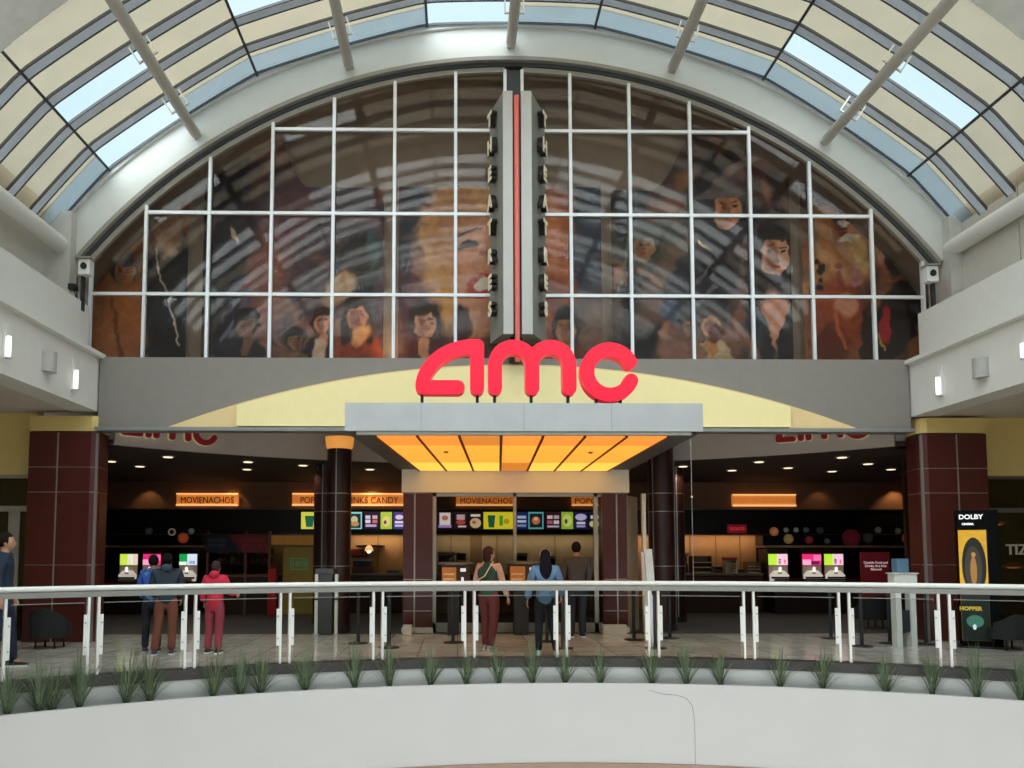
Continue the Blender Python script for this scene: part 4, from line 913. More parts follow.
# low stone kerb boxes and the leaning white boards
for px0, px1, py0, nm in ((403, 412, 628, 'left storefront pilaster'), (602, 626, 626, 'right storefront pilaster')):
    Y = 15.3; x0 = at(px0, 630, Y).x; x1 = at(px1, 630, Y).x
    tag(MB().box((x0, Y - .12, 0), (x1, Y + .12, .18)).build('stone_block', mat('stone_pale', '#cfc8ba', .5), None, loc=((x0 + x1) / 2, Y, 0), bevel=.01), 'low pale stone block at the foot of the ' + nm, 'block')
for i, (pa_, pb_, pyt, pyb, Y, nm) in enumerate(((643.5, 650.5, 552, 644, 13.9, 'shorter left one'), (650, 658, 549, 647, 13.6, 'taller right one, tilted'))):
    x0 = at(pa_, 600, Y).x; x1 = at(pb_, 600, Y).x; zt_ = at(650, pyt, Y).z; lean = .0 if i == 0 else -.06
    m = MB(); m.prism([(x0 + .02, Y, .005), (x1 + .02, Y, .005), (x1 + lean, Y + .12, zt_), (x0 + lean, Y + .12, zt_)], (0, .05, 0))
    tag(m.build('white_board', mat('board_white', '#d4d8da', .5), None, loc=((x0 + x1) / 2, Y, 0)), 'tall narrow white board leaning by the storefront, ' + nm, 'board', 'leaning white boards')

# ---- pylon sign THEATRES
PY = 13.35; cxp = .985
zt_ = at(517, 92, PY).z; zb_ = at(517, 333, PY).z
T = thing('blade_sign', 'tall grey pylon sign with vertical THEATRES letters and red tube on the arched window', 'sign', (cxp, 13.9, zb_))
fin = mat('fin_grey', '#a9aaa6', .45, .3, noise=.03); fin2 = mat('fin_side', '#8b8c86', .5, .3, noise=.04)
xsf = [at(p, 250, PY).x for p in (503.2, 513, 521.5, 532.2)]; xsb = [at(490, 250, 14.05).x, at(545.5, 250, 14.05).x]
for s, (a, b2, bk) in enumerate(((xsf[0], xsf[1], xsb[0]), (xsf[3], xsf[2], xsb[1]))):
    P = [(a, PY), (b2, PY), (b2, 14.05), (bk, 14.05)]
    m = MB(); m.prism([(x, y, zb_) for x, y in P], (0, 0, zt_ - zb_ - .0)); o = m.build('fin', fin2, T)
    m = MB(); m.box((min(a, b2), PY - .02, zb_ - .02), (max(a, b2), PY - .001, zt_ + .01)); m.build('front_plate', fin, o)
    mid = Vector(((a + bk) / 2, (PY + 14.05) / 2, 0)); d = Vector((bk - a, 14.05 - PY, 0)).normalized(); nrm = Vector((-d.y, d.x, 0)) if s == 0 else Vector((d.y, -d.x, 0))
    for k, ch in enumerate('THEATRES'):
        py = (122, 148.5, 176, 204, 229.5, 257.5, 284, 310.5)[k]; z = at(517, py, 13.7).z
        q = mid + nrm * .07; M = facing((q.x, q.y, z), nrm.x, nrm.y)
        l = text('letter', ch, .34, M, mat('pylon_letter', '#16140f', .4, noise=0), T, depth=.10, bold=.012, sx=1.0)
        q2 = mid + nrm * .125; M = facing((q2.x, q2.y, z), nrm.x, nrm.y)
        text('letter_face', ch, .34, M, mat('pylon_face', '#e6ddc4', .4, noise=0), l, depth=.012, bold=.016)
MB().box((xsf[1], PY + .1, zb_ + .02), (xsf[2], 14.05, zt_ - .02)).build('core', dark_m, T)
xt = at(517, 250, PY).x; m = MB(); m.tube([(xt, PY - .03, at(517, 362, PY).z), (xt, PY - .03, at(517, 97, PY).z)], .045, 14); m.build('red_tube', mat('tube_red', '#c85c54', .25, emit='#b03a34', es=.12, noise=.05), T, smooth=True)
m = MB(); m.box((xt - .1, 13.6, zb_ - .34), (xt + .1, 14.15, zb_ - .001)); m.build('foot_bracket', dark_m, T)

# ---- sconces, speakers and cameras on the side balconies
def sconce(px, py0, py1, X, s, nm):
    d = ray(px, (py0 + py1) / 2); t_ = (X - s * .06) / d.x; p = EYE + d * t_; h = (py1 - py0) / FPX * p.y
    T = thing('wall_sconce', 'small glowing white bar sconce ' + nm, 'sconce', (X, p.y, p.z), 'bar sconces on the balcony walls')
    MB().box((min(X - s * .03, X), p.y - .045, p.z - h / 2 - .02), (max(X - s * .03, X), p.y + .045, p.z + h / 2 + .2)).build('back_plate', white2, T)
    MB().lathe([(.026, -h / 2), (.03, -h / 2 + .02), (.03, h / 2 - .02), (.026, h / 2)], (X - s * .066, p.y, p.z), 14).build('lamp_tube', em('#fffdf4', 1.4), T, smooth=True)
    MB().lathe([(.034, -h / 2 - .03), (.034, -h / 2 - .002)], (X - s * .066, p.y, p.z), 14).build('collar', steel, T, smooth=True)
sconce(8.5, 336, 357, XL, -1, 'at the far left of the left balcony wall'); sconce(76, 370, 389, XL, -1, 'near the facade end of the left balcony wall')
sconce(938, 377, 395, XR, 1, 'near the facade end of the right balcony wall'); sconce(1023, 343, 358, XR, 1, 'cut by the right edge on the right balcony wall')
def speaker(px, py0, py1, X, s, nm):
    d = ray(px, (py0 + py1) / 2); p = EYE + d * ((X - s * .07) / d.x); h = (py1 - py0) / FPX * p.y
    T = thing('wall_speaker', 'half round grey wall speaker on the %s balcony wall' % nm, 'speaker', (X, p.y, p.z))
    pts = [(X - s * .16 * sin(a), p.y - .13 * cos(a)) for a in [pi * k / 12 for k in range(13)]]
    MB().prism([(x, y, p.z - h / 2) for x, y in pts], (0, 0, h)).build('housing', mat('spk_grey', '#a3a29d', .5), T)
    pts = [(X - s * .165 * sin(a), p.y - .135 * cos(a)) for a in [pi * k / 12 for k in range(13)]]
    MB().prism([(x, y, p.z - h / 2 - .02) for x, y in pts], (0, 0, .018)).build('end_cap', steel, T)
speaker(50.5, 352, 371, XL, -1, 'left'); speaker(979, 358, 377, XR, 1, 'right')
for px, py, s, nm in ((84.5, 267, -1, 'left'), (932, 274, 1, 'right')):
    p = at(px, py, 13.75); T = thing('security_camera', 'white boxed camera with black lens on the %s pier beside the arched window' % nm, 'camera', p)
    MB().box((p.x - .1, 13.72, p.z - .14), (p.x + .1, 13.897, p.z + .14)).build('housing', steel_w, T, bevel=.012)
    q = (p.x + .01, 13.70, p.z); MB().prism([(p.x + .055 * cos(a), 13.70, p.z + (.07 * sin(a) if sin(a) > 0 else .05 * sin(a))) for a in [2 * pi * k / 20 for k in range(20)]], (0, .018, 0)).build('lens', black, T)
    MB().box((p.x - .12, 13.68, p.z + .142), (p.x + .12, 13.897, p.z + .17)).build('hood', rim_m, T)
    m = MB(); m.box((p.x + s * .06 - .02, 13.8, p.z - .75), (p.x + s * .06 + .02, 13.896, p.z - .142)); m.build('conduit', dark_m, T)
p = at(73, 287, 13.6); T = thing('clamp_spotlight', 'small black clamp spotlight on the left pier below the white camera', 'spotlight', p)
MB().box((p.x - .07, 13.55, p.z - .05), (p.x + .05, 13.7, p.z + .05)).build('head', black, T, bevel=.01); MB().tube([(p.x, 13.65, p.z - .05), (p.x + .02, 13.7, p.z - .2), (p.x + .02, 13.7, p.z + .22)], .015, 8).build('bracket', black, T)
p = at(390, 354, 14.7); T = thing('uplight', 'small warm uplight at the foot of the beige strip in the arched window', 'spotlight', (p.x, 14.7, ZB - .02))
MB().lathe([(.05, 0), (.05, .08), (.035, .085)], (p.x, 14.7, ZB - .019), 12).build('can', black, T, smooth=True); MB().lathe([(.001, .086), (.034, .086), (.034, .09), (.001, .092)], (p.x, 14.7, ZB - .019), 12).build('lens', em('#ffd090', 3), T)
l = bpy.data.lights.new('uplight', 'SPOT'); l.energy = 45; l.spot_size = radians(100); l.spot_blend = 1; l.color = (1, .62, .3); l.shadow_soft_size = .04
lo = bpy.data.objects.new('uplight_light', l); COL.objects.link(lo); lo.location = (p.x, 14.7, ZB + .1); lo.rotation_euler = (Vector((p.x, 15.2, 6.2)) - lo.location).to_track_quat('-Z', 'Y').to_euler()

# hanging cable
p = at(690.5, 434, 13.88); q = at(690.5, 497, 13.88); T = thing('hanging_cable', 'thin steel cable with small bead hanging from the fascia right of the marquee', 'cable', (p.x, 13.88, 3.67))
MB().tube([(p.x, 13.88, 3.67), (p.x, 13.88, .9)], .006, 6).build('wire', steel, T); MB().ball((p.x, 13.88, q.z), .022).build('bead', steel_w, T, smooth=True)

# ================================================================== MURALS
def ss(x): x = np.clip(x, 0, 1); return x * x * (3 - 2 * x)
rng = np.random.RandomState(5)
def vnoise(u, v, s, seed):
    r = np.random.RandomState(seed); g = r.rand(260, 260); x = u / s; y = v / s
    xi = np.floor(x).astype(int) % 259; yi = np.floor(y).astype(int) % 259; fx = ss(x - np.floor(x)); fy = ss(y - np.floor(y))
    return (g[yi, xi] * (1 - fx) + g[yi, xi + 1] * fx) * (1 - fy) + (g[yi + 1, xi] * (1 - fx) + g[yi + 1, xi + 1] * fx) * fy
class Paint:
    def __init__(s, u, v): s.u, s.v = u, v; s.c = np.zeros(u.shape + (3,))
    def fill(s, h): s.c[:] = np.array(hexc(h)[:3]) ** (1 / 2.2)
    def mask(s, m, h, a=1.0): c = np.array(hexc(h)[:3]) ** (1 / 2.2); s.c = s.c * (1 - (m * a)[..., None]) + c * (m * a)[..., None]
    def ell(s, cx, cy, rx, ry, h, rot=0, soft=.12, a=1.0):
        t = radians(rot); dx, dy = s.u - cx, s.v - cy; x = dx * cos(t) + dy * sin(t); y = -dx * sin(t) + dy * cos(t)
        wob = (vnoise(s.u + 300, s.v + 300, 5, 3) - .5) * .18
        d = np.sqrt((x / rx) ** 2 + (y / ry) ** 2) + wob; s.mask(ss((1 + soft - d) / (2 * soft)), h, a)
    def line(s, x0, y0, x1, y1, w, h, a=1.0):
        dx, dy = x1 - x0, y1 - y0; L2 = dx * dx + dy * dy; t = np.clip(((s.u - x0) * dx + (s.v - y0) * dy) / L2, 0, 1)
        d = np.hypot(s.u - x0 - t * dx, s.v - y0 - t * dy); s.mask(ss((w + .6 - d) / 1.2), h, a)
    def face(s, cx, cy, r, skin, hair, look=0, long=0, shade='#5a3420', coat=None, hat=None):
        """generic painted portrait"""
        if coat: s.ell(cx, cy + r * 3.0, r * 1.9, r * 1.9, coat, soft=.08); s.ell(cx, cy + r * 1.7, r * .42, r * .8, skin, soft=.15); 
        s.ell(cx, cy - r * .18, r * 1.04, r * 1.28, hair, soft=.08)
        if long: s.ell(cx - r * .75, cy + r * .9, r * .5, r * 1.5, hair, 8); s.ell(cx + r * .75, cy + r * .9, r * .5, r * 1.5, hair, -8)
        s.ell(cx + look * r * .1, cy + r * .1, r * .72, r * 1.0, skin, soft=.08)
        s.ell(cx - look * r * .45, cy + r * .2, r * .3, r * .85, shade, soft=.5, a=.55)
        for k in (-1, 1):
            ex = cx + look * r * .18 + k * r * .3; s.ell(ex, cy - r * .06, r * .15, r * .07, '#1c120e', soft=.3); s.line(ex - r * .17, cy - r * .24, ex + r * .17, cy - r * .27, r * .03, '#2c1a12')
        s.line(cx + look * r * .22, cy - r * .05, cx + look * r * .3, cy + r * .3, r * .03, shade, .8); s.ell(cx + look * r * .25, cy + r * .34, r * .12, r * .06, shade, soft=.4)
        s.ell(cx + look * r * .2, cy + r * .6, r * .24, r * .07, '#8c3028', soft=.3)
        s.ell(cx, cy - r * .95, r * .9, r * .42, hair, soft=.1)
        if hat: s.ell(cx, cy - r * .75, r * 1.7, r * .28, hat, -6, .08); s.ell(cx, cy - r * 1.2, r * .85, r * .6, hat, 0, .08)
def mural(px0, px1, topf, fn, label, base):
    Ym = 15.12; x0, x1 = at(px0, 300, Ym).x, at(px1, 300, Ym).x; st = .02
    nx = int((x1 - x0) / st); zlo = ZB - .01
    zhi = at(500, 74, Ym).z
    nz_ = int((zhi - zlo) / st)
    X, Z = np.meshgrid(np.linspace(x0, x1, nx), np.linspace(zlo, zhi, nz_))
    r_, f_, u_ = np.array(_r), np.array(_f), np.array(_u); D = np.stack([X, np.full_like(X, Ym), Z - 1.5], -1); w = D @ f_
    U = PCX + FPX * (D @ r_) / w; V = PCY - FPX * (D @ u_) / w
    wu = (vnoise(U, V, 9, 31) - .5) * 5 + (vnoise(U, V, 4, 32) - .5) * 2.4; wv = (vnoise(U, V, 9, 33) - .5) * 5 + (vnoise(U, V, 4, 34) - .5) * 2.4
    U0 = U; U, V = U + wu, V + wv
    P = Paint(U, V); P.fill(base); n = vnoise(U, V, 26, 11) * .6 + vnoise(U, V, 11, 12) * .4
    P.mask(ss((n - .5) * 3), '#241f2c', .55); P.mask(ss((vnoise(U + 50, V + 80, 30, 14) - .55) * 3.5), '#9a6a48', .5)
    rs_ = np.random.RandomState(int(px0))
    for q in range(int((px1 - px0) * .5)):
        cxx, cyy = rs_.uniform(px0, px1), rs_.uniform(120, 358); hh = ('#1c2030', '#8a5438', '#5c3034', '#c08858', '#2c3a44', '#6c5450', '#a87060', '#39323c')[rs_.randint(8)]
        P.ell(cxx, cyy, rs_.uniform(3, 11), rs_.uniform(8, 26), hh, rs_.uniform(-60, 60), .5, .55)
    fn(P); n2 = (vnoise(U, V, 3, 21) - .5) * .16 + (vnoise(U, V, 7, 22) - .5) * .12; P.c = np.clip(P.c * (1 + n2[..., None]) * 1.15, 0, 1)
    # keep only the rows below the banner's own top edge and inside the arch
    keep = (V - wv > topf(U0)) & (np.hypot(X - AX, Z - AZ) < 9.9)
    idx = -np.ones(X.shape, int); cellk = keep[:-1, :-1] & keep[1:, :-1] & keep[:-1, 1:] & keep[1:, 1:]
    jj, ii = np.nonzero(cellk); used = np.zeros(X.shape, bool)
    for dj in (0, 1):
        for di in (0, 1): used[jj + dj, ii + di] = True
    idx[used] = np.arange(used.sum()); co = np.stack([X[used] - (x0 + x1) / 2, np.full(used.sum(), 0.0), Z[used] - zlo], -1)
    Fs = np.stack([idx[jj, ii], idx[jj, ii + 1], idx[jj + 1, ii + 1], idx[jj + 1, ii]], -1)
    nv = len(co); me = bpy.data.meshes.new('mural_banner')
    # thin sheet: front with picture, plain back
    back = co + np.array([0, .03, 0]); allv = np.concatenate([co, back]); allf = np.concatenate([Fs, Fs[:, ::-1] + nv])
    me.vertices.add(len(allv)); me.vertices.foreach_set('co', allv.ravel()); me.loops.add(len(allf) * 4); me.loops.foreach_set('vertex_index', allf.ravel().astype(np.int32))
    me.polygons.add(len(allf)); me.polygons.foreach_set('loop_start', np.arange(0, len(allf) * 4, 4, dtype=np.int32)); me.update(calc_edges=True); me.validate()
    col = np.ones((len(allv), 4), np.float32); col[:nv, :3] = P.c[used] ** 2.2; col[nv:, :3] = .3
    ca = me.color_attributes.new('paint', 'FLOAT_COLOR', 'POINT'); ca.data.foreach_set('color', col.ravel())
    o = link('mural_banner', me, mural_m, None, ((x0 + x1) / 2, Ym, zlo)); tag(o, label, 'mural', 'painted mural banners behind the arched window')
mural_m = bpy.data.materials.new('mural_paint'); mural_m.use_nodes = True; t = mural_m.node_tree; b = t.nodes['Principled BSDF']
at_ = t.nodes.new('ShaderNodeVertexColor'); at_.layer_name = 'paint'; t.links.new(at_.outputs['Color'], b.inputs['Base Color']); b.inputs['Roughness'].default_value = .6
def mA(P):
    P.ell(110, 300, 40, 120, '#8a5a38', soft=.4); P.ell(170, 190, 40, 60, '#a86c3c', soft=.5, a=.7)
    P.ell(170, 300, 26, 90, '#181c26', soft=.1); P.ell(168, 230, 16, 22, '#c8a07c', soft=.3, a=.7); P.ell(165, 250, 12, 8, '#e0c8b0', 20, .3, .7)
    P.line(155, 250, 180, 345, .9, '#d8d0c8'); P.face(124, 272, 13, '#b98062', '#2c2626', .6, hat='#4a4650')
    P.ell(120, 330, 22, 46, '#a86a3c', 10, .3); P.line(112, 300, 122, 360, 2, '#6a3c20', .7); P.ell(98, 260, 9, 22, '#6a3a3c', 0, .4)
    P.ell(190, 170, 6, 20, '#c87830', 10, .5); P.ell(140, 230, 9, 14, '#8c5040', 0, .5)
def mB(P):
    P.ell(230, 270, 36, 110, '#1a1e2c', soft=.2); P.ell(300, 210, 60, 50, '#3c3040', soft=.5, a=.8); P.ell(350, 150, 50, 40, '#1c2430', soft=.4, a=.8)
    P.ell(262, 290, 20, 60, '#8c5a4c', 10, .4, .8); P.ell(355, 270, 24, 40, '#16181c', 30, .12); P.ell(340, 288, 13, 22, '#cfae8a', 35, .3, .8)
    P.ell(235, 235, 3, 9, '#b8a898', -20, .3); P.line(222, 320, 248, 290, 2, '#4a4a68'); P.line(220, 340, 250, 300, 2, '#565678'); P.line(226, 300, 246, 275, 1.6, '#34405c')
    P.line(285, 298, 312, 350, 2, '#7c5c40'); P.face(246, 325, 12, '#6c4c40', '#141418', 0, coat='#1c1c24')
    P.face(322, 322, 11, '#c88c6c', '#2c1c18', .3, coat='#2c2a34'); P.ell(318, 355, 6, 16, '#c8b4a0', 0, .2)
    P.face(357, 315, 13, '#c08058', '#221612', .3, 1, coat='#8c3c20'); P.ell(362, 333, 10, 9, '#e0a870', 0, .4); P.ell(374, 250, 6, 20, '#2c4c50', 0, .4)
    P.face(295, 340, 10, '#7a6450', '#2c2c2c', -.5, coat='#6a5440'); P.ell(288, 220, 22, 30, '#6a4450', 20, .5, .6)
def mC(P):
    P.ell(420, 260, 26, 90, '#1c2438', soft=.3); P.ell(420, 300, 22, 50, '#5a2c3c', soft=.5, a=.8)
    P.ell(462, 240, 44, 75, '#c8a070', 10, .25); P.ell(482, 262, 34, 55, '#d09878', 5, .15); P.ell(452, 215, 22, 40, '#a87850', 20, .4, .8)
    P.ell(468, 244, 10, 3.4, '#2c1a16', -15, .2); P.line(456, 236, 482, 228, 1.6, '#4a2c20'); P.ell(488, 252, 7, 3, '#a05c44', 0, .4)
    P.ell(484, 286, 19, 11, '#b03030', -15, .12); P.ell(485, 285, 13, 5, '#f0e0d0', -15, .15); P.ell(480, 320, 30, 18, '#c89070', -15, .3)
    P.ell(447, 300, 6, 30, '#c8984c', 0, .5); P.ell(463, 325, 8, 18, '#3a1c18', 0, .3); P.face(424, 322, 15, '#c08c6c', '#241c1c', .5, coat='#4a1c20')
    P.ell(555, 255, 26, 70, '#b0643c', soft=.4); P.ell(548, 240, 14, 40, '#c88050', 0, .4); P.ell(590, 240, 18, 80, '#26344c', soft=.3)
    P.ell(552, 300, 16, 20, '#7c3420', 0, .4); P.face(566, 327, 14, '#b08460', '#16161c', -.2, coat='#5a2820'); P.ell(546, 320, 6, 18, '#a85c3c', 0, .4); P.ell(592, 330, 14, 40, '#8a7468', 0, .5, .7)
def mD(P):
    P.ell(630, 200, 16, 70, '#18242a', soft=.2); P.ell(640, 320, 20, 50, '#101420', soft=.15); P.ell(660, 250, 26, 34, '#38403c', 20, .3)
    P.face(643, 246, 15, '#8a6c4c', '#2a2e30', .4, hat='#3c4a4c'); P.ell(665, 285, 20, 50, '#6c5448', 30, .3, .8); P.line(640, 270, 680, 300, 3, '#a07c60', .7); P.line(618, 300, 630, 230, 2, '#7a8468', .6)
    P.ell(685, 285, 18, 40, '#242c3c', 20, .2); P.ell(725, 200, 34, 50, '#1c2434', soft=.2)
    P.face(727, 208, 19, '#b88060', '#1a1c24', .3, hat='#5c5660'); P.line(700, 240, 716, 256, 1.6, '#c8b080'); P.line(716, 256, 724, 300, 1.2, '#b8a070'); P.ell(715, 280, 22, 40, '#151926', 15, .15)
    P.line(688, 290, 708, 270, 2, '#4a5264'); P.line(690, 310, 715, 285, 2, '#4a5264')
    P.ell(760, 160, 30, 16, '#5c1c30', -40, .3); P.ell(740, 165, 20, 6, '#9a8c8c', -25, .3)
    P.ell(775, 270, 22, 60, '#15141c', soft=.12); P.ell(775, 320, 16, 30, '#c08a74', 0, .3); P.face(774, 252, 21, '#cfa084', '#15131a', .4, 1); P.ell(760, 330, 10, 34, '#1c2230', -20, .15); P.ell(790, 335, 10, 30, '#181c24', 15, .15)
    P.face(712, 325, 13, '#b8845c', '#2c201c', .2, coat='#b8a888'); P.ell(716, 335, 7, 10, '#5a2c20', 0, .2); P.face(688, 328, 10, '#7c5a48', '#181414', .4, coat='#8c6c5c'); P.ell(670, 310, 8, 10, '#2c4466', 0, .4); P.ell(672, 350, 16, 22, '#8c6a64', 0, .4)
def mE(P):
    P.ell(840, 240, 30, 60, '#c08c58', soft=.4, a=.8); P.face(842, 222, 22, '#c07c54', '#a87440', .4); P.ell(850, 238, 10, 5, '#f4e8dc', -20, .2); P.ell(860, 255, 8, 20, '#d0b070', -20, .4)
    P.ell(820, 190, 18, 12, '#343c4c', 30, .2); P.ell(838, 320, 30, 40, '#8c4024', 0, .25); P.ell(846, 305, 12, 12, '#d8a890', 0, .3, .7); P.ell(830, 345, 18, 20, '#5c2818', 0, .3); P.line(835, 315, 845, 350, 2, '#c87040', .7)
    for k in range(14): P.ell(818 + (k * 37) % 55, 262 + (k * 13) % 30, 4, 3, ('#1c1820', '#b87c84', '#8c3c38')[k % 3], (k * 40) % 90, .3)
    P.ell(885, 250, 12, 26, '#c08068', -20, .4); P.ell(895, 262, 9, 16, '#2a2024', -10, .2); P.ell(896, 320, 22, 40, '#1c1416', 20, .12); P.ell(886, 325, 6, 20, '#b02838', 0, .2); P.line(880, 335, 885, 350, 1.4, '#c8a040'); P.ell(868, 345, 7, 40, '#2c2020', 0, .15)
mural(86, 187, lambda u: 0 * u, mA, 'narrow leftmost mural banner of painted portraits in warm brown', '#7a4c34')
mural(202, 383.5, lambda u: 187 - 110 * ss((310 - u) / 60), mB, 'wide mural banner with two small portraits left of the large laughing face', '#4a3a44')
mural(398, 602, lambda u: 187 + 0 * u, mC, 'middle mural banner with a huge laughing blonde face behind the pylon', '#5c443c')
mural(612, 792, lambda u: 190 - 80 * ss((u - 650) / 60), mD, 'wide mural banner with a large pale woman portrait right of the pylon', '#4c4040')
mural(803, 930, lambda u: 0 * u, mE, 'rightmost mural banner with a wide grinning face and red figures', '#8c5c3c')

# ================================================================== RAILING
RA = thing('glass_railing', 'curved glass balcony railing with white handrail and paired steel posts', 'railing', (CXR, CYR + 11.68, 0))
RR = 11.66
def ringp(r, a, z): return (CXR + r * sin(a), CYR + r * cos(a), z)
def ang_of(px, py=620):
    d = ray(px, py); ex, ey = -CXR, -CYR; a_ = d.x ** 2 + d.y ** 2; b_ = 2 * (ex * d.x + ey * d.y); c_ = ex * ex + ey * ey - RR * RR
    tt = (-b_ + sqrt(b_ * b_ - 4 * a_ * c_)) / (2 * a_); p = EYE + d * tt; return atan2(p.x - CXR, p.y - CYR)
N = 80; AA = radians(45)
m = MB(); m.tube([ringp(RR, -AA + 2 * AA * k / N, 1.085) for k in range(N + 1)], .036, 14, 1.3, 1.0); m.build('handrail', steel_w, RA, smooth=True)
m = MB(); m.plan(CXR, CYR, RR - .04, RR + .04, .978, 1.046, -AA, AA, N); m.build('shaded_channel', mat('channel_shade', '#84857f', .4, .3), RA, smooth=True)  # darker grey puts the shade of the rail's underside into this channel
pairs = [(-5, 5), (88.3, 98.3), (185.3, 195.2), (280.3, 289.7), (373.3, 382.5), (464.8, 474.2), (556.8, 566.4), (648.8, 658.4), (744, 753.8), (839.2, 849.5), (939, 950), (1041, 1052)]
post_m = mat('post_white', '#d6d6d1', .35, .15, noise=.02)
angs = []
def radial(a): return Matrix.Translation((CXR, CYR, 0)) @ Matrix.Rotation(-a, 4, 'Z')
for pi_, (p0, p1) in enumerate(pairs):
    for s, px in ((-1, p0), (1, p1)):
        a = ang_of(px); M = radial(a)
        po_ = MB().box((-.016, RR - .045, .014), (.016, RR + .075, .976), M).build('post', post_m, RA, bevel=.004)
        MB().box((min(s * .017, s * .054), RR - .05, .26), (max(s * .017, s * .054), RR - .01, .76), M).build('glass_clamp', steel_w, po_)
        m = MB()
        for z in (.36, .66): m.tube([M @ Vector((s * .036, RR - .062, z)), M @ Vector((s * .036, RR - .049, z))], .012, 10)
        m.build('bolt', seam_m, po_)
        if s == -1: aL = a
        else: aR = a
    angs.append((aL, aR))
for (l0, r0), (l1, r1) in zip(angs, angs[1:]):
    a0, a1 = r0 + .0045, l1 - .0045
    g = MB().plan(CXR, CYR, RR - .004, RR + .006, .03, .90, a0, a1, 6).build('glass_panel', grail, RA)
    MB().plan(CXR, CYR, RR - .005, RR + .007, .901, .909, a0, a1, 6).build('glass_edge', mat('glass_edge', '#868c88', .2), g)

# ================================================================== PLANTS
pl_x = [8, 40, 52, 80, 126, 150, 213, 240, 260, 305, 355, 390, 430, 466, 499, 533, 565, 601, 652, 687, 721, 780, 823, 886, 932, 977, 1021]
gm1 = mat('leaf_green', '#55654a', .6, noise=.3, scale=20); gm2 = mat('leaf_dark', '#26382a', .7, noise=.3, scale=20); 
def plant(px, i):
    random.seed(100 + i); a = ang_of(px, 690)
    d = ray(px, 690); rr = 11.27; ex, ey = -CXR, -CYR; a_ = d.x ** 2 + d.y ** 2; b_ = 2 * (ex * d.x + ey * d.y); c_ = ex * ex + ey * ey - rr * rr
    tt = (-b_ + sqrt(b_ * b_ - 4 * a_ * c_)) / (2 * a_); P0 = EYE + d * tt; base = Vector((P0.x, P0.y, -.365))
    dense = px < 320
    where = ['at the far left edge', 'second from the left edge', 'close beside its left twin at the left', 'fourth from the left', 'below the second post pair from the left', 'just left of the third post pair',
             'below the red clad child', 'in the middle of the thick left clump', 'right of the thick left clump', 'under the handrail left of the queue posts', 'left of the fifth post pair', 'right of the fifth post pair',
             'in front of the storefront left pilaster', 'below the sixth post pair', 'below the woman in the green vest', 'below the woman in denim', 'below the seventh post pair', 'in front of the storefront right pilaster',
             'below the leaning white boards', 'below the hanging cable', 'left of the ninth post pair', 'right of the ninth post pair', 'left of the tenth post pair', 'below the white podium', 'left of the rightmost post pair', 'below the black poster totem', 'at the right edge'][i]
    T = thing('potted_grass', 'spiky green grass plant in the planter trough ' + where, 'plant', base, 'grass plants along the planter')
    m = MB(); n = 120 if dense else 85; H = random.uniform(.70, .86) * (1.06 if dense else 1); lean = random.uniform(-.05, .05)
    for k in range(n):
        az = random.uniform(0, 2 * pi); sp = random.uniform(.05, 1) ** .8; h = H * random.uniform(.55, 1.08) * (1 - .35 * sp); out = sp * random.uniform(.2, .44) * (1.25 if dense else 1)
        dx, dy = cos(az), sin(az) * .45; w = random.uniform(.003, .0065); sd = Vector((-sin(az), cos(az), 0)) * w
        if abs(dx) < .3: sd = Vector((w, 0, 0))
        pts = []; L = 5
        for q in range(L + 1):
            t_ = q / L; o_ = out * t_ ** 1.35; z = h * (t_ - .22 * sp * t_ ** 3); pts.append(base + Vector((dx * o_ + lean * t_, dy * o_, z)) + Vector((dx, dy, 0)) * .012)
        v = []
        for q, p_ in enumerate(pts[:-1]): ww = 1 - .55 * abs(q / L - .35); v.append((m.bm.verts.new(p_ - sd * ww), m.bm.verts.new(p_ + sd * ww)))
        tip = m.bm.verts.new(pts[-1])
        for q in range(len(v) - 1): m.bm.faces.new((v[q][0], v[q][1], v[q + 1][1], v[q + 1][0]))
        m.bm.faces.new((v[-1][0], v[-1][1], tip))
    m.build('blades', gm1, T)
    MB().lathe([(.012, 0), (.028, .03), (.034, .12), (.02, .22)], base, 8).build('crown', gm2, T)
for i, px in enumerate(pl_x): plant(px, i)

# ================================================================== QUEUE POSTS AND SEATS
def queue_post(px, py, nm, h=.98):
    p = atz(px, py, 0); T = thing('queue_post', 'dark queue barrier post with flat round base ' + nm, 'queue post', (p.x, p.y, 0), 'dark queue barrier posts')
    MB().lathe([(.17, 0), (.17, .012), (.15, .022), (.04, .03)], (p.x, p.y, 0), 24).build('base', dark_m, T, smooth=True)
    MB().lathe([(.03, .031), (.03, h - .12)], (p.x, p.y, 0), 14).build('pole', dark_m, T, smooth=True)
    MB().lathe([(.042, h - .119), (.045, h - .1), (.045, h - .01), (.03, h)], (p.x, p.y, 0), 16).build('belt_head', black, T, smooth=True)
for px, py, nm in ((358, 643.5, 'left of the fifth post pair'), (389, 648, 'right of the fifth post pair'), (453, 643, 'left of the woman in green'), (547, 642, 'behind the woman in denim'), (563, 648.5, 'at the seventh post pair'), (634, 640, 'left of the white boards'),
                   (655.5, 648.5, 'in front of the white boards'), (670, 638.5, 'right of the white boards'), (831, 638.5, 'left of the tenth post pair'), (862, 646.5, 'right of the tenth post pair'), (890, 643.5, 'left of the podium'), (926, 644.5, 'right behind the podium')):
    queue_post(px, py, nm)
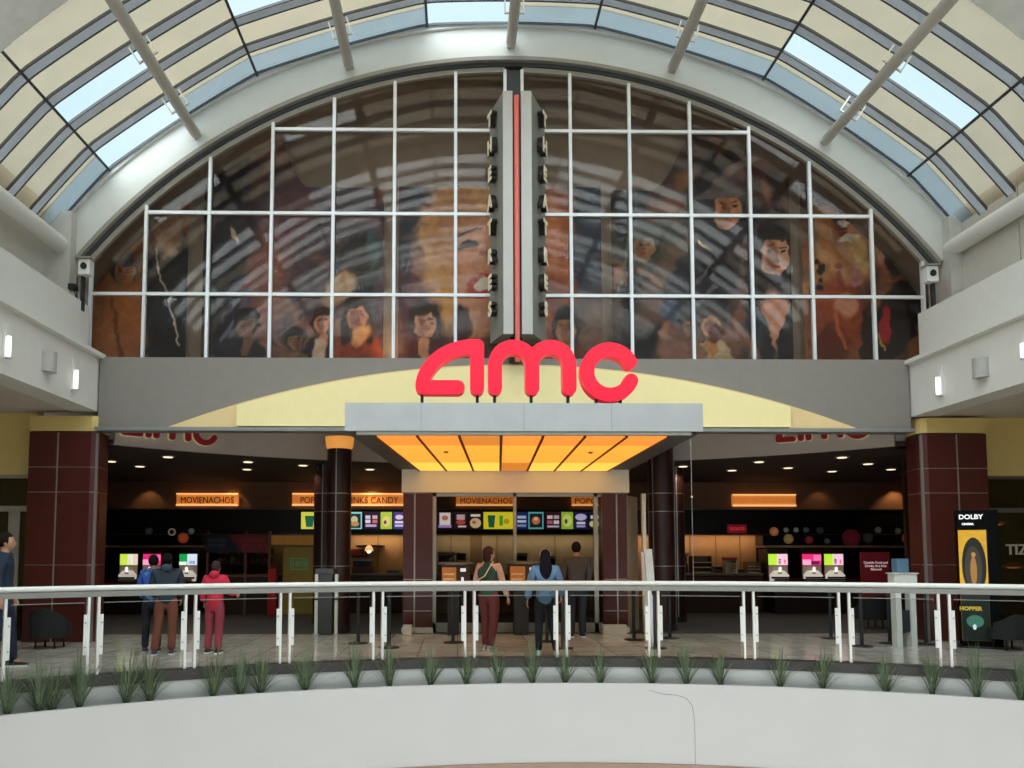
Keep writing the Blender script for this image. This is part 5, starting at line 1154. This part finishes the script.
for px, nm in ((316, 'left'), (336, 'right')):
    p = atz(px, 635, 0); z1 = at(px, 574, p.y).z; T = thing('white_bollard', 'slim white entrance bollard, %s of the pair by the dark round column' % nm, 'bollard', (p.x, p.y, 0), 'white bollards')
    MB().box((p.x - .03, p.y - .04, .02), (p.x + .03, p.y + .04, z1)).build('post', steel_w, T, bevel=.008); MB().box((p.x - .06, p.y - .07, 0), (p.x + .06, p.y + .07, .02)).build('foot', steel, T)
    MB().box((p.x - .034, p.y - .044, .65), (p.x + .034, p.y + .044, .69)).build('band', dark_m, T)
p = atz(326, 634, 0); T = thing('ticket_bin', 'dark grey bin kiosk between the white bollards', 'kiosk', (p.x, p.y + .05, 0))
MB().box((p.x - .16, p.y - .2, 0), (p.x + .14, p.y + .1, 1.15)).build('body', mat('kiosk_grey', '#3f4244', .5), T, bevel=.01); MB().box((p.x - .18, p.y - .22, 1.152), (p.x + .16, p.y + .12, 1.24)).build('lid', mat('kiosk_lid', '#4e5254', .4), T, bevel=.01)
def armchair(px, py, nm, s=1.0):
    p = atz(px, py, 0); T = thing('armchair', 'round dark grey tub armchair ' + nm, 'chair', (p.x, p.y + .35 * s, 0), 'dark tub armchairs'); c = (p.x, p.y + .35 * s); am = mat('tub_fabric', '#222427', .8)
    n = 20; rs = []
    for k in range(n + 1):
        a = radians(-140 + 280 * k / n) + pi; dx, dy = sin(a), cos(a); hh = (.46 + .3 * max(0, cos(radians(-140 + 280 * k / n)))) * s
        rs.append([(c[0] + dx * r * s, c[1] + dy * r * s, z) for r, z in ((.26, .18), (.36, .18), (.38, hh), (.29, hh))])
    MB().loft(rs).build('backrest', am, T, smooth=True)
    MB().lathe([(.26 * s, .2), (.27 * s, .42), (.2 * s, .44), (.001, .445)], (c[0], c[1], 0), 20).build('seat', am, T, smooth=True)
    for k in range(4):
        a = pi / 4 + k * pi / 2; MB().tube([(c[0] + .22 * cos(a), c[1] + .22 * sin(a), 0), (c[0] + .2 * cos(a), c[1] + .2 * sin(a), .199)], .016, 8).build('leg', black, T)
armchair(40, 650, 'in front of the left pilaster', .85); armchair(1021, 652, 'beside the black poster totem', .75); armchair(880 - 0, 629, 'under the maroon notice', .9)

# ================================================================== PEOPLE
def skin_mesh(verts, edges, radii, sub=2):
    me = bpy.data.meshes.new('tmp'); me.from_pydata([tuple(v) for v in verts], edges, []); o = bpy.data.objects.new('tmp', me); COL.objects.link(o)
    sk = o.modifiers.new('s', 'SKIN'); sk.use_smooth_shade = True
    if not me.skin_vertices: me.attributes  # layer is made by the modifier
    bpy.context.view_layer.update()
    sv = me.skin_vertices[0].data if me.skin_vertices else None
    for i, r in enumerate(radii): sv[i].radius = r if isinstance(r, tuple) else (r, r)
    sv[0].use_root = True
    ss_ = o.modifiers.new('u', 'SUBSURF'); ss_.levels = sub; ss_.render_levels = sub
    bpy.context.view_layer.update()
    out = bpy.data.meshes.new_from_object(o.evaluated_get(bpy.context.evaluated_depsgraph_get())); bpy.data.objects.remove(o); return out
def join_remesh(meshes, voxel, name):
    bm = bmesh.new()
    for me in meshes: bm.from_mesh(me)
    me = bpy.data.meshes.new(name); bm.to_mesh(me); bm.free(); o = bpy.data.objects.new('tmp', me); COL.objects.link(o)
    r = o.modifiers.new('r', 'REMESH'); r.mode = 'VOXEL'; r.voxel_size = voxel; r.use_smooth_shade = True
    s = o.modifiers.new('sm', 'SMOOTH'); s.factor = .5; s.iterations = 3
    bpy.context.view_layer.update(); out = bpy.data.meshes.new_from_object(o.evaluated_get(bpy.context.evaluated_depsgraph_get())); bpy.data.objects.remove(o); out.name = name
    bm = bmesh.new(); bm.from_mesh(out); seen = set(); groups = []      # keep the one outer surface
    for v in bm.verts:
        if v in seen: continue
        st, g = [v], []; seen.add(v)
        while st:
            a = st.pop(); g.append(a)
            for e in a.link_edges:
                b_ = e.other_vert(a)
                if b_ not in seen: seen.add(b_); st.append(b_)
        groups.append(g)
    groups.sort(key=len, reverse=True)
    for g in groups[1:]: bmesh.ops.delete(bm, geom=g, context='VERTS')
    bm.to_mesh(out); bm.free(); return out
def bmmesh(fn):
    m = MB(); fn(m); me = bpy.data.meshes.new('tmp'); m.bm.to_mesh(me); m.bm.free(); return me
class Fig:
    """joints in metres for a 1.70 m figure facing +Y, scaled to its height"""
    def __init__(s, arms, legs, bend=0, head_turn=0, wide=1.0):
        s.w = wide; B = bend; s.B = B
        s.pel = Vector((0, 0, .93)); s.sp = Vector((0, B * .3, 1.12)); s.ch = Vector((0, B * .7, 1.32)); s.nk = Vector((0, B, 1.46)); s.hd = Vector((0, B * 1.2 + .015, 1.585))
        s.sh = {-1: Vector((-.158 * wide, B * .9, 1.375)), 1: Vector((.158 * wide, B * .9, 1.375))}
        s.el = {k: s.sh[k] + Vector(v[0]) for k, v in arms.items()}; s.wr = {k: s.el[k] + Vector(v[1]) for k, v in arms.items()}
        s.hip = {k: Vector((k * .09 * wide, 0, .89)) for k in (-1, 1)}; s.kn = {k: Vector(v[0]) for k, v in legs.items()}; s.an = {k: Vector(v[1]) for k, v in legs.items()}
        s.turn = head_turn
def person(fig, foot, H, heading, label, skin_c, parts, hair):
    k = H / 1.70; T = thing('person', label, 'person', (foot.x, foot.y, 0)); T.rotation_euler.z = heading; T.scale = (k, k, k)
    OFF[T.name] = Vector()
    f = fig; V = []; E = []; R = []
    def add(p, r, par=None): V.append(p); R.append(r); (E.append((par, len(V) - 1)) if par is not None else None); return len(V) - 1
    w = f.w
    pe = add(f.pel, (.10 * w, .075)); sp = add(f.sp, (.10 * w, .075), pe); ch = add(f.ch, (.135 * w, .095), sp); nk0 = add(f.nk - Vector((0, 0, .05)), (.075, .065), ch); nk = add(f.nk + Vector((0, .0, .03)), .052, nk0); add(f.hd - Vector((0, 0, .03)), .055, nk)
    for s in (-1, 1):
        sh = add(f.sh[s], .058, ch); el = add(f.el[s], .042, sh); m_ = add((f.el[s] + f.wr[s]) / 2, .037, el); add(f.wr[s], .027, m_)
        hp = add(f.hip[s], .07, pe); mt_ = add((f.hip[s] + f.kn[s]) / 2, .068, hp); kn = add(f.kn[s], .056, mt_); cf = add((f.kn[s] * .62 + f.an[s] * .38), .056, kn); an = add(f.an[s], .036, cf); add(f.an[s] + Vector((0, .1, -.05)), (.038, .03), an)
    body = [skin_mesh(V, E, R)]
    def head(m):
        M = Matrix.Translation(f.hd) @ Matrix.Rotation(f.turn, 4, 'Z')
        m.ball((0, 0, 0), 1, 20, M @ Matrix.Diagonal((.073, .092, .108, 1))); m.ball((0, 0, 0), 1, 14, M @ Matrix.Translation((0, .03, -.05)) @ Matrix.Diagonal((.055, .06, .06, 1)))
        m.ball((0, 0, 0), 1, 10, M @ Matrix.Translation((0, .096, -.02)) @ Matrix.Diagonal((.013, .02, .024, 1))); m.ball((0, 0, 0), 1, 8, M @ Matrix.Translation((0, .085, -.058)) @ Matrix.Diagonal((.024, .012, .008, 1)))
        for s in (-1, 1): m.ball((0, 0, 0), 1, 10, M @ Matrix.Translation((s * .074, -.005, -.015)) @ Matrix.Diagonal((.009, .02, .032, 1)))
        m.tube([f.nk + Vector((0, 0, -.02)), f.hd - Vector((0, .01, .05))], .05, 14)
    body.append(bmmesh(head))
    def hands(m):
        for s in (-1, 1):
            d = (f.wr[s] - f.el[s]).normalized(); side_ = d.cross(Vector((1, 0, 0))).normalized(); 
            pal = f.wr[s] + d * .045; out = side_.cross(d) * (1 if side_.cross(d).x * -s > 0 else -1)
            Mx = Matrix.Translation(pal); Rm = Matrix((( *out, 0), (*side_, 0), (*d, 0), (0, 0, 0, 1))).transposed(); m.ball((0, 0, 0), 1, 12, Mx @ Rm @ Matrix.Diagonal((.018, .038, .05, 1)))
            for q in range(4):
                o_ = side_ * (-.028 + q * .0187); L = (.062, .075, .07, .055)[q]; a = pal + d * .018 + o_ * .85
                m.tube([a, a + d * L * .5 + out * .006, a + d * L * .85 + out * .022, a + d * L * .98 + out * .034], [.0105, .0105, .010, .009], 8)
            a = pal - d * .015 + side_ * (.034 if True else 0); m.tube([a, a + d * .03 + side_ * .02, a + d * .06 + side_ * .024 + out * .012], [.012, .0115, .010], 8)
    body.append(bmmesh(hands))
    bo = link('body', join_remesh(body, .007, 'body'), mat('skin_' + skin_c, '#' + skin_c, .55, noise=.05), T)
    m = MB()
    M = Matrix.Translation(f.hd) @ Matrix.Rotation(f.turn, 4, 'Z')
    for s in (-1, 1): m.ball((0, 0, 0), 1, 8, M @ Matrix.Translation((s * .028, .083, .004)) @ Matrix.Diagonal((.011, .007, .006, 1)))
    m.build('eyes', mat('eye_dark', '#1c1410', .3), T, smooth=True)
    for nm, kind, c, opt in parts:
        mm_ = mat('cloth_' + c, '#' + c, .85, noise=.12, scale=25)
        V.clear(); E.clear(); R.clear(); g = opt.get('g', .018)
        if kind == 'top':
            hem = opt.get('hem', .86); sl = opt.get('sleeve', 1.0); fl = opt.get('flare', 1.0)
            z0 = add(Vector((0, 0, hem)), ((.13 * w + g) * fl, (.105 + g) * fl)); s1 = add(Vector((0, 0, max(hem + .06, .98))), (.122 * w + g, .095 + g), z0); s2 = add(f.sp, (.118 * w + g, .088 + g), s1); c1 = add(f.ch, (.14 * w + g, .1 + g), s2); n0 = add(f.nk - Vector((0, 0, .055)), (.085 + g * .5, .072 + g * .5), c1); add(f.nk + Vector((0, 0, .02)), (.056 + g * .3, .054 + g * .3), n0)
            for s in (-1, 1):
                if sl <= 0: add(f.sh[s].lerp(f.ch, .02) + Vector((0, 0, .02)), .062 + g * .9, c1); continue
                sh = add(f.sh[s], .06 + g, c1); 
                if sl < .5: add(f.sh[s].lerp(f.el[s], .7), .05 + g, sh); continue
                el = add(f.el[s], .047 + g * .9, sh); add(f.el[s].lerp(f.wr[s], .55), .042 + g * .9, el); add(f.el[s].lerp(f.wr[s], .95), .036 + g * .7, len(V) - 1)
        elif kind == 'legs':
            p0 = add(Vector((0, 0, 1.02)), (.115 * w + g, .088 + g)); p1 = add(f.pel - Vector((0, 0, .03)), (.13 * w + g, .1 + g), p0)
            for s in (-1, 1):
                hp = add(f.hip[s] - Vector((0, 0, .05)), .09 + g, p1); mt_ = add((f.hip[s] + f.kn[s]) / 2, .08 + g, hp); kn = add(f.kn[s], .06 + g * 1.2, mt_); cf = add(f.kn[s].lerp(f.an[s], .5), .052 + g * 1.4, kn); add(f.an[s] + Vector((0, 0, -.03)), .045 + g * 1.5, cf)
        if kind in ('top', 'legs'): link(nm, skin_mesh(V, E, R), mm_, T)
        elif kind == 'shoes':
            for s in (-1, 1):
                a = f.an[s]; m = MB(); rs = []
                for y, wd, hh in ((-.075, .028, .07), (-.05, .038, .085), (0, .04, .085), (.06, .042, .065), (.12, .045, .05), (.165, .036, .04), (.185, .015, .03)):
                    zb = a.z - .085; rs.append([(a.x + wd * cos(t_), a.y + y, zb + .003 + hh * (.5 + .5 * sin(t_))) for t_ in [2 * pi * q / 14 for q in range(14)]])
                m.loft(rs); so_ = m.build(nm, mm_, T, smooth=True)
                m = MB(); zb = a.z - .085; m.prism([(a.x + x, a.y + y, zb) for x, y in ((-.03, -.078), (.03, -.078), (.046, 0), (.05, .11), (.03, .18), (-.03, .18), (-.05, .11), (-.046, 0))], (0, 0, .02)); m.build('sole', mat('sole_' + opt.get('sole', 'd8d8d8'), '#' + opt.get('sole', 'd8d8d8'), .6), so_)
        elif kind == 'backpack':
            def bp(m_): m_.ball(f.ch + Vector((0, -.19, -.1)), (.15, .1, .21), 16); m_.ball(f.ch + Vector((0, -.26, -.18)), (.11, .05, .1), 12)
            link(nm, join_remesh([bmmesh(bp)], .012, nm), mm_, T)
            for s in (-1, 1):
                MB().tube([f.sh[s] * .7 + f.ch * .3 + Vector((0, -.12, .03)), f.sh[s] * .6 + f.nk * .4 + Vector((0, -.02, .03)), f.sh[s] * .65 + f.ch * .35 + Vector((0, .13, -.04)), f.sp + Vector((s * .12, .06, .0))], .014, 8).build('strap', mm_, T)
        elif kind == 'hood':
            def hf(m_): m_.ball(f.nk + Vector((0, -.075, -.0)), (.1, .06, .075), 14); 
            link(nm, join_remesh([bmmesh(hf)], .01, nm), mm_, T)
        elif kind == 'bag':
            s = opt['s']; c = f.hip[s] + Vector((s * .12, -.05, .12)); m = MB(); m.cbox(c, (.08, .24, .2)); b_ = m.build(nm, mm_, T, bevel=.02)
            MB().tube([c + Vector((0, -.09, .09)), f.ch + Vector((0, -.15, -.1)), f.sh[-s] * .6 + f.nk * .4 + Vector((0, -.05, .05)), f.ch + Vector((-s * .02, .15, -.08)), c + Vector((0, .09, .09))], .01, 8).build('strap', mat('strap_cream', '#d8c8a8', .7), b_)
        elif kind == 'band':
            m = MB(); pts = [M @ Vector((.083 * cos(t_), -.02, .018 + .103 * sin(t_))) for t_ in [pi * q / 16 for q in range(17)]]; m.tube(pts, .009, 8); m.build(nm, mm_, T, smooth=True)
    hc, hk = hair
    def hf(m_):
        m_.ball((0, 0, 0), 1, 20, M @ Matrix.Translation((0, -.018, .022)) @ Matrix.Diagonal((.088, .1, .108, 1)))
        if hk in ('bob', 'long'):
            m_.ball((0, 0, 0), 1, 16, M @ Matrix.Translation((0, -.05, -.05)) @ Matrix.Diagonal((.09, .062, .12, 1)))
        if hk == 'long':
            m_.ball((0, 0, 0), 1, 16, M @ Matrix.Translation((.01, -.085, -.2)) @ Matrix.Diagonal((.105, .06, .2, 1)))
    link('hair', join_remesh([bmmesh(hf)], .009, 'hair'), mat('hair_' + hc, '#' + hc, .9, noise=.3, scale=60, spec=.15), T)
    # bare face keeps clear of the hair: trim the front of the cap
    ho = COL.objects[-1]; me = ho.data; bm = bmesh.new(); bm.from_mesh(me); Mi = M.inverted()
    for v in bm.verts:
        q = Mi @ v.co
        if q.y > .03 and q.z < .06: q.y = .03 + (q.y - .03) * .15; q.x *= .97; v.co = M @ q
    bm.to_mesh(me); bm.free()
    return T
down = {-1: ((-.05, -.03, -.27), (-.0, .06, -.24)), 1: ((.05, -.03, -.27), (0, .06, -.24))}
stand = {-1: ((-.1, .015, .49), (-.105, 0, .085)), 1: ((.1, .015, .49), (.105, 0, .085))}
def HD(deg): return radians(deg)
# far left, blue jacket
person(Fig({-1: ((-.06, -.02, -.27), (.02, .1, -.22)), 1: ((.07, -.04, -.26), (.0, .05, -.24))}, {-1: ((-.1, .08, .5), (-.09, .12, .085)), 1: ((.1, -.02, .49), (.1, -.12, .09))}, wide=1.12),
       atz(0, 668, 0), 1.80, HD(-70), 'person walking at the left edge in navy jacket, dark trousers and black white sneakers', 'b08468',
       [('jacket', 'top', '1c2c40', dict(hem=.84, g=.026)), ('trousers', 'legs', '1f2740', dict(g=.012)), ('shoe', 'shoes', '24262a', {})], ('1c1614', 'short'))
# two by the drink machines
person(Fig({-1: ((-.06, .02, -.26), (.04, .14, -.18)), 1: ((.05, .05, -.25), (-.04, .16, -.14))}, stand, wide=1.05), atz(151, 652, 0), 1.50, HD(10),
       'child in bright blue jacket and light blue shirt close to the taller navy one', 'a87c60', [('shirt', 'top', '4a7ca8', dict(hem=.80, g=.012, sleeve=.3)), ('jacket', 'top', '2c4c9c', dict(hem=.98, g=.024)), ('trousers', 'legs', '202430', dict(g=.012)), ('shoe', 'shoes', '30405c', {})], ('140f10', 'short'))
person(Fig({-1: ((-.05, .04, -.26), (.05, .15, -.16)), 1: ((.06, .03, -.26), (-.03, .12, -.2))}, {-1: ((-.12, .0, .5), (-.17, -.06, .085)), 1: ((.1, .02, .49), (.1, .0, .085))}, wide=1.2), atz(165, 654.5, 0), 1.52, HD(12),
       'person in dark slate hoodie, brown trousers and blue sneakers facing the drink machines', 'a87c60', [('hoodie', 'top', '222e3a', dict(hem=.80, g=.032)), ('hood', 'hood', '2c3a48', {}), ('trousers', 'legs', '7a4434', dict(g=.016)), ('shoe', 'shoes', '3c4c6c', {})], ('120e10', 'short'))
# child in red
person(Fig({-1: ((-.07, -.01, -.25), (.0, .08, -.2)), 1: ((.1, .0, -.24), (.06, .14, -.04))}, {-1: ((-.11, .03, .49), (-.12, -.02, .085)), 1: ((.09, .0, .5), (.1, -.06, .085))}, wide=1.12), atz(214, 653, 0), 1.40, HD(-8),
       'child in a red tracksuit and black and white sneakers seen from behind', 'b58468', [('sweatshirt', 'top', 'c02440', dict(hem=.72, g=.03)), ('hood', 'hood', 'c02440', {}), ('trousers', 'legs', '9c3c4c', dict(g=.016)), ('shoe', 'shoes', '2c2426', dict(sole='f0f0f0'))], ('3a2c2c', 'short'))
# woman in green vest
person(Fig({-1: ((-.06, -.02, -.26), (.05, .12, -.17)), 1: ((.07, .02, -.26), (.05, .08, -.24))}, {-1: ((-.09, .06, .5), (-.08, .04, .085)), 1: ((.09, -.0, .49), (.08, -.1, .09))}, wide=1.12, head_turn=-.5), atz(489, 650, 0), 1.63, HD(-30),
       'woman in dark green vest, pale sleeves and rust red trousers with cream shoulder strap', 'c09078', [('sleeve_shirt', 'top', 'c79a86', dict(hem=.95, g=.012)), ('vest', 'top', '2c4636', dict(hem=.82, g=.034, sleeve=0)), ('trousers', 'legs', '6c3030', dict(g=.018)), ('shoe', 'shoes', 'b8b0a4', {}), ('shoulder_bag', 'bag', '1c1a1c', dict(s=-1))], ('3c2420', 'bob'))
# woman in denim
person(Fig({-1: ((-.09, -.02, -.25), (-.03, .02, -.24)), 1: ((.07, .02, -.26), (.0, .12, -.18))}, {-1: ((-.11, .0, .5), (-.12, -.04, .085)), 1: ((.1, .03, .49), (.17, .0, .085))}, wide=1.1), atz(546, 655, 0), 1.58, HD(-8),
       'woman with long black hair in light denim jacket, black trousers and pale sneakers', 'b98c74', [('denim_jacket', 'top', '5c7c9c', dict(hem=.78, g=.03, flare=1.12)), ('trousers', 'legs', '1c1e22', dict(g=.012)), ('shoe', 'shoes', 'd0dcd8', {}), ('headband', 'band', 'c8ccd4', {})], ('14121c', 'long'))
# person in grey
person(Fig({-1: ((-.06, .02, -.26), (.05, .15, -.15)), 1: ((.06, .02, -.26), (-.05, .15, -.15))}, stand, wide=1.2), atz(577, 637, 0), 1.74, HD(5),
       'person in dark grey sweater and dark jeans standing behind the woman in denim', 'a88064', [('sweater', 'top', '4a4644', dict(hem=.84, g=.03)), ('trousers', 'legs', '2a303c', dict(g=.018)), ('shoe', 'shoes', '2a2a2c', {})], ('1a1416', 'short'))
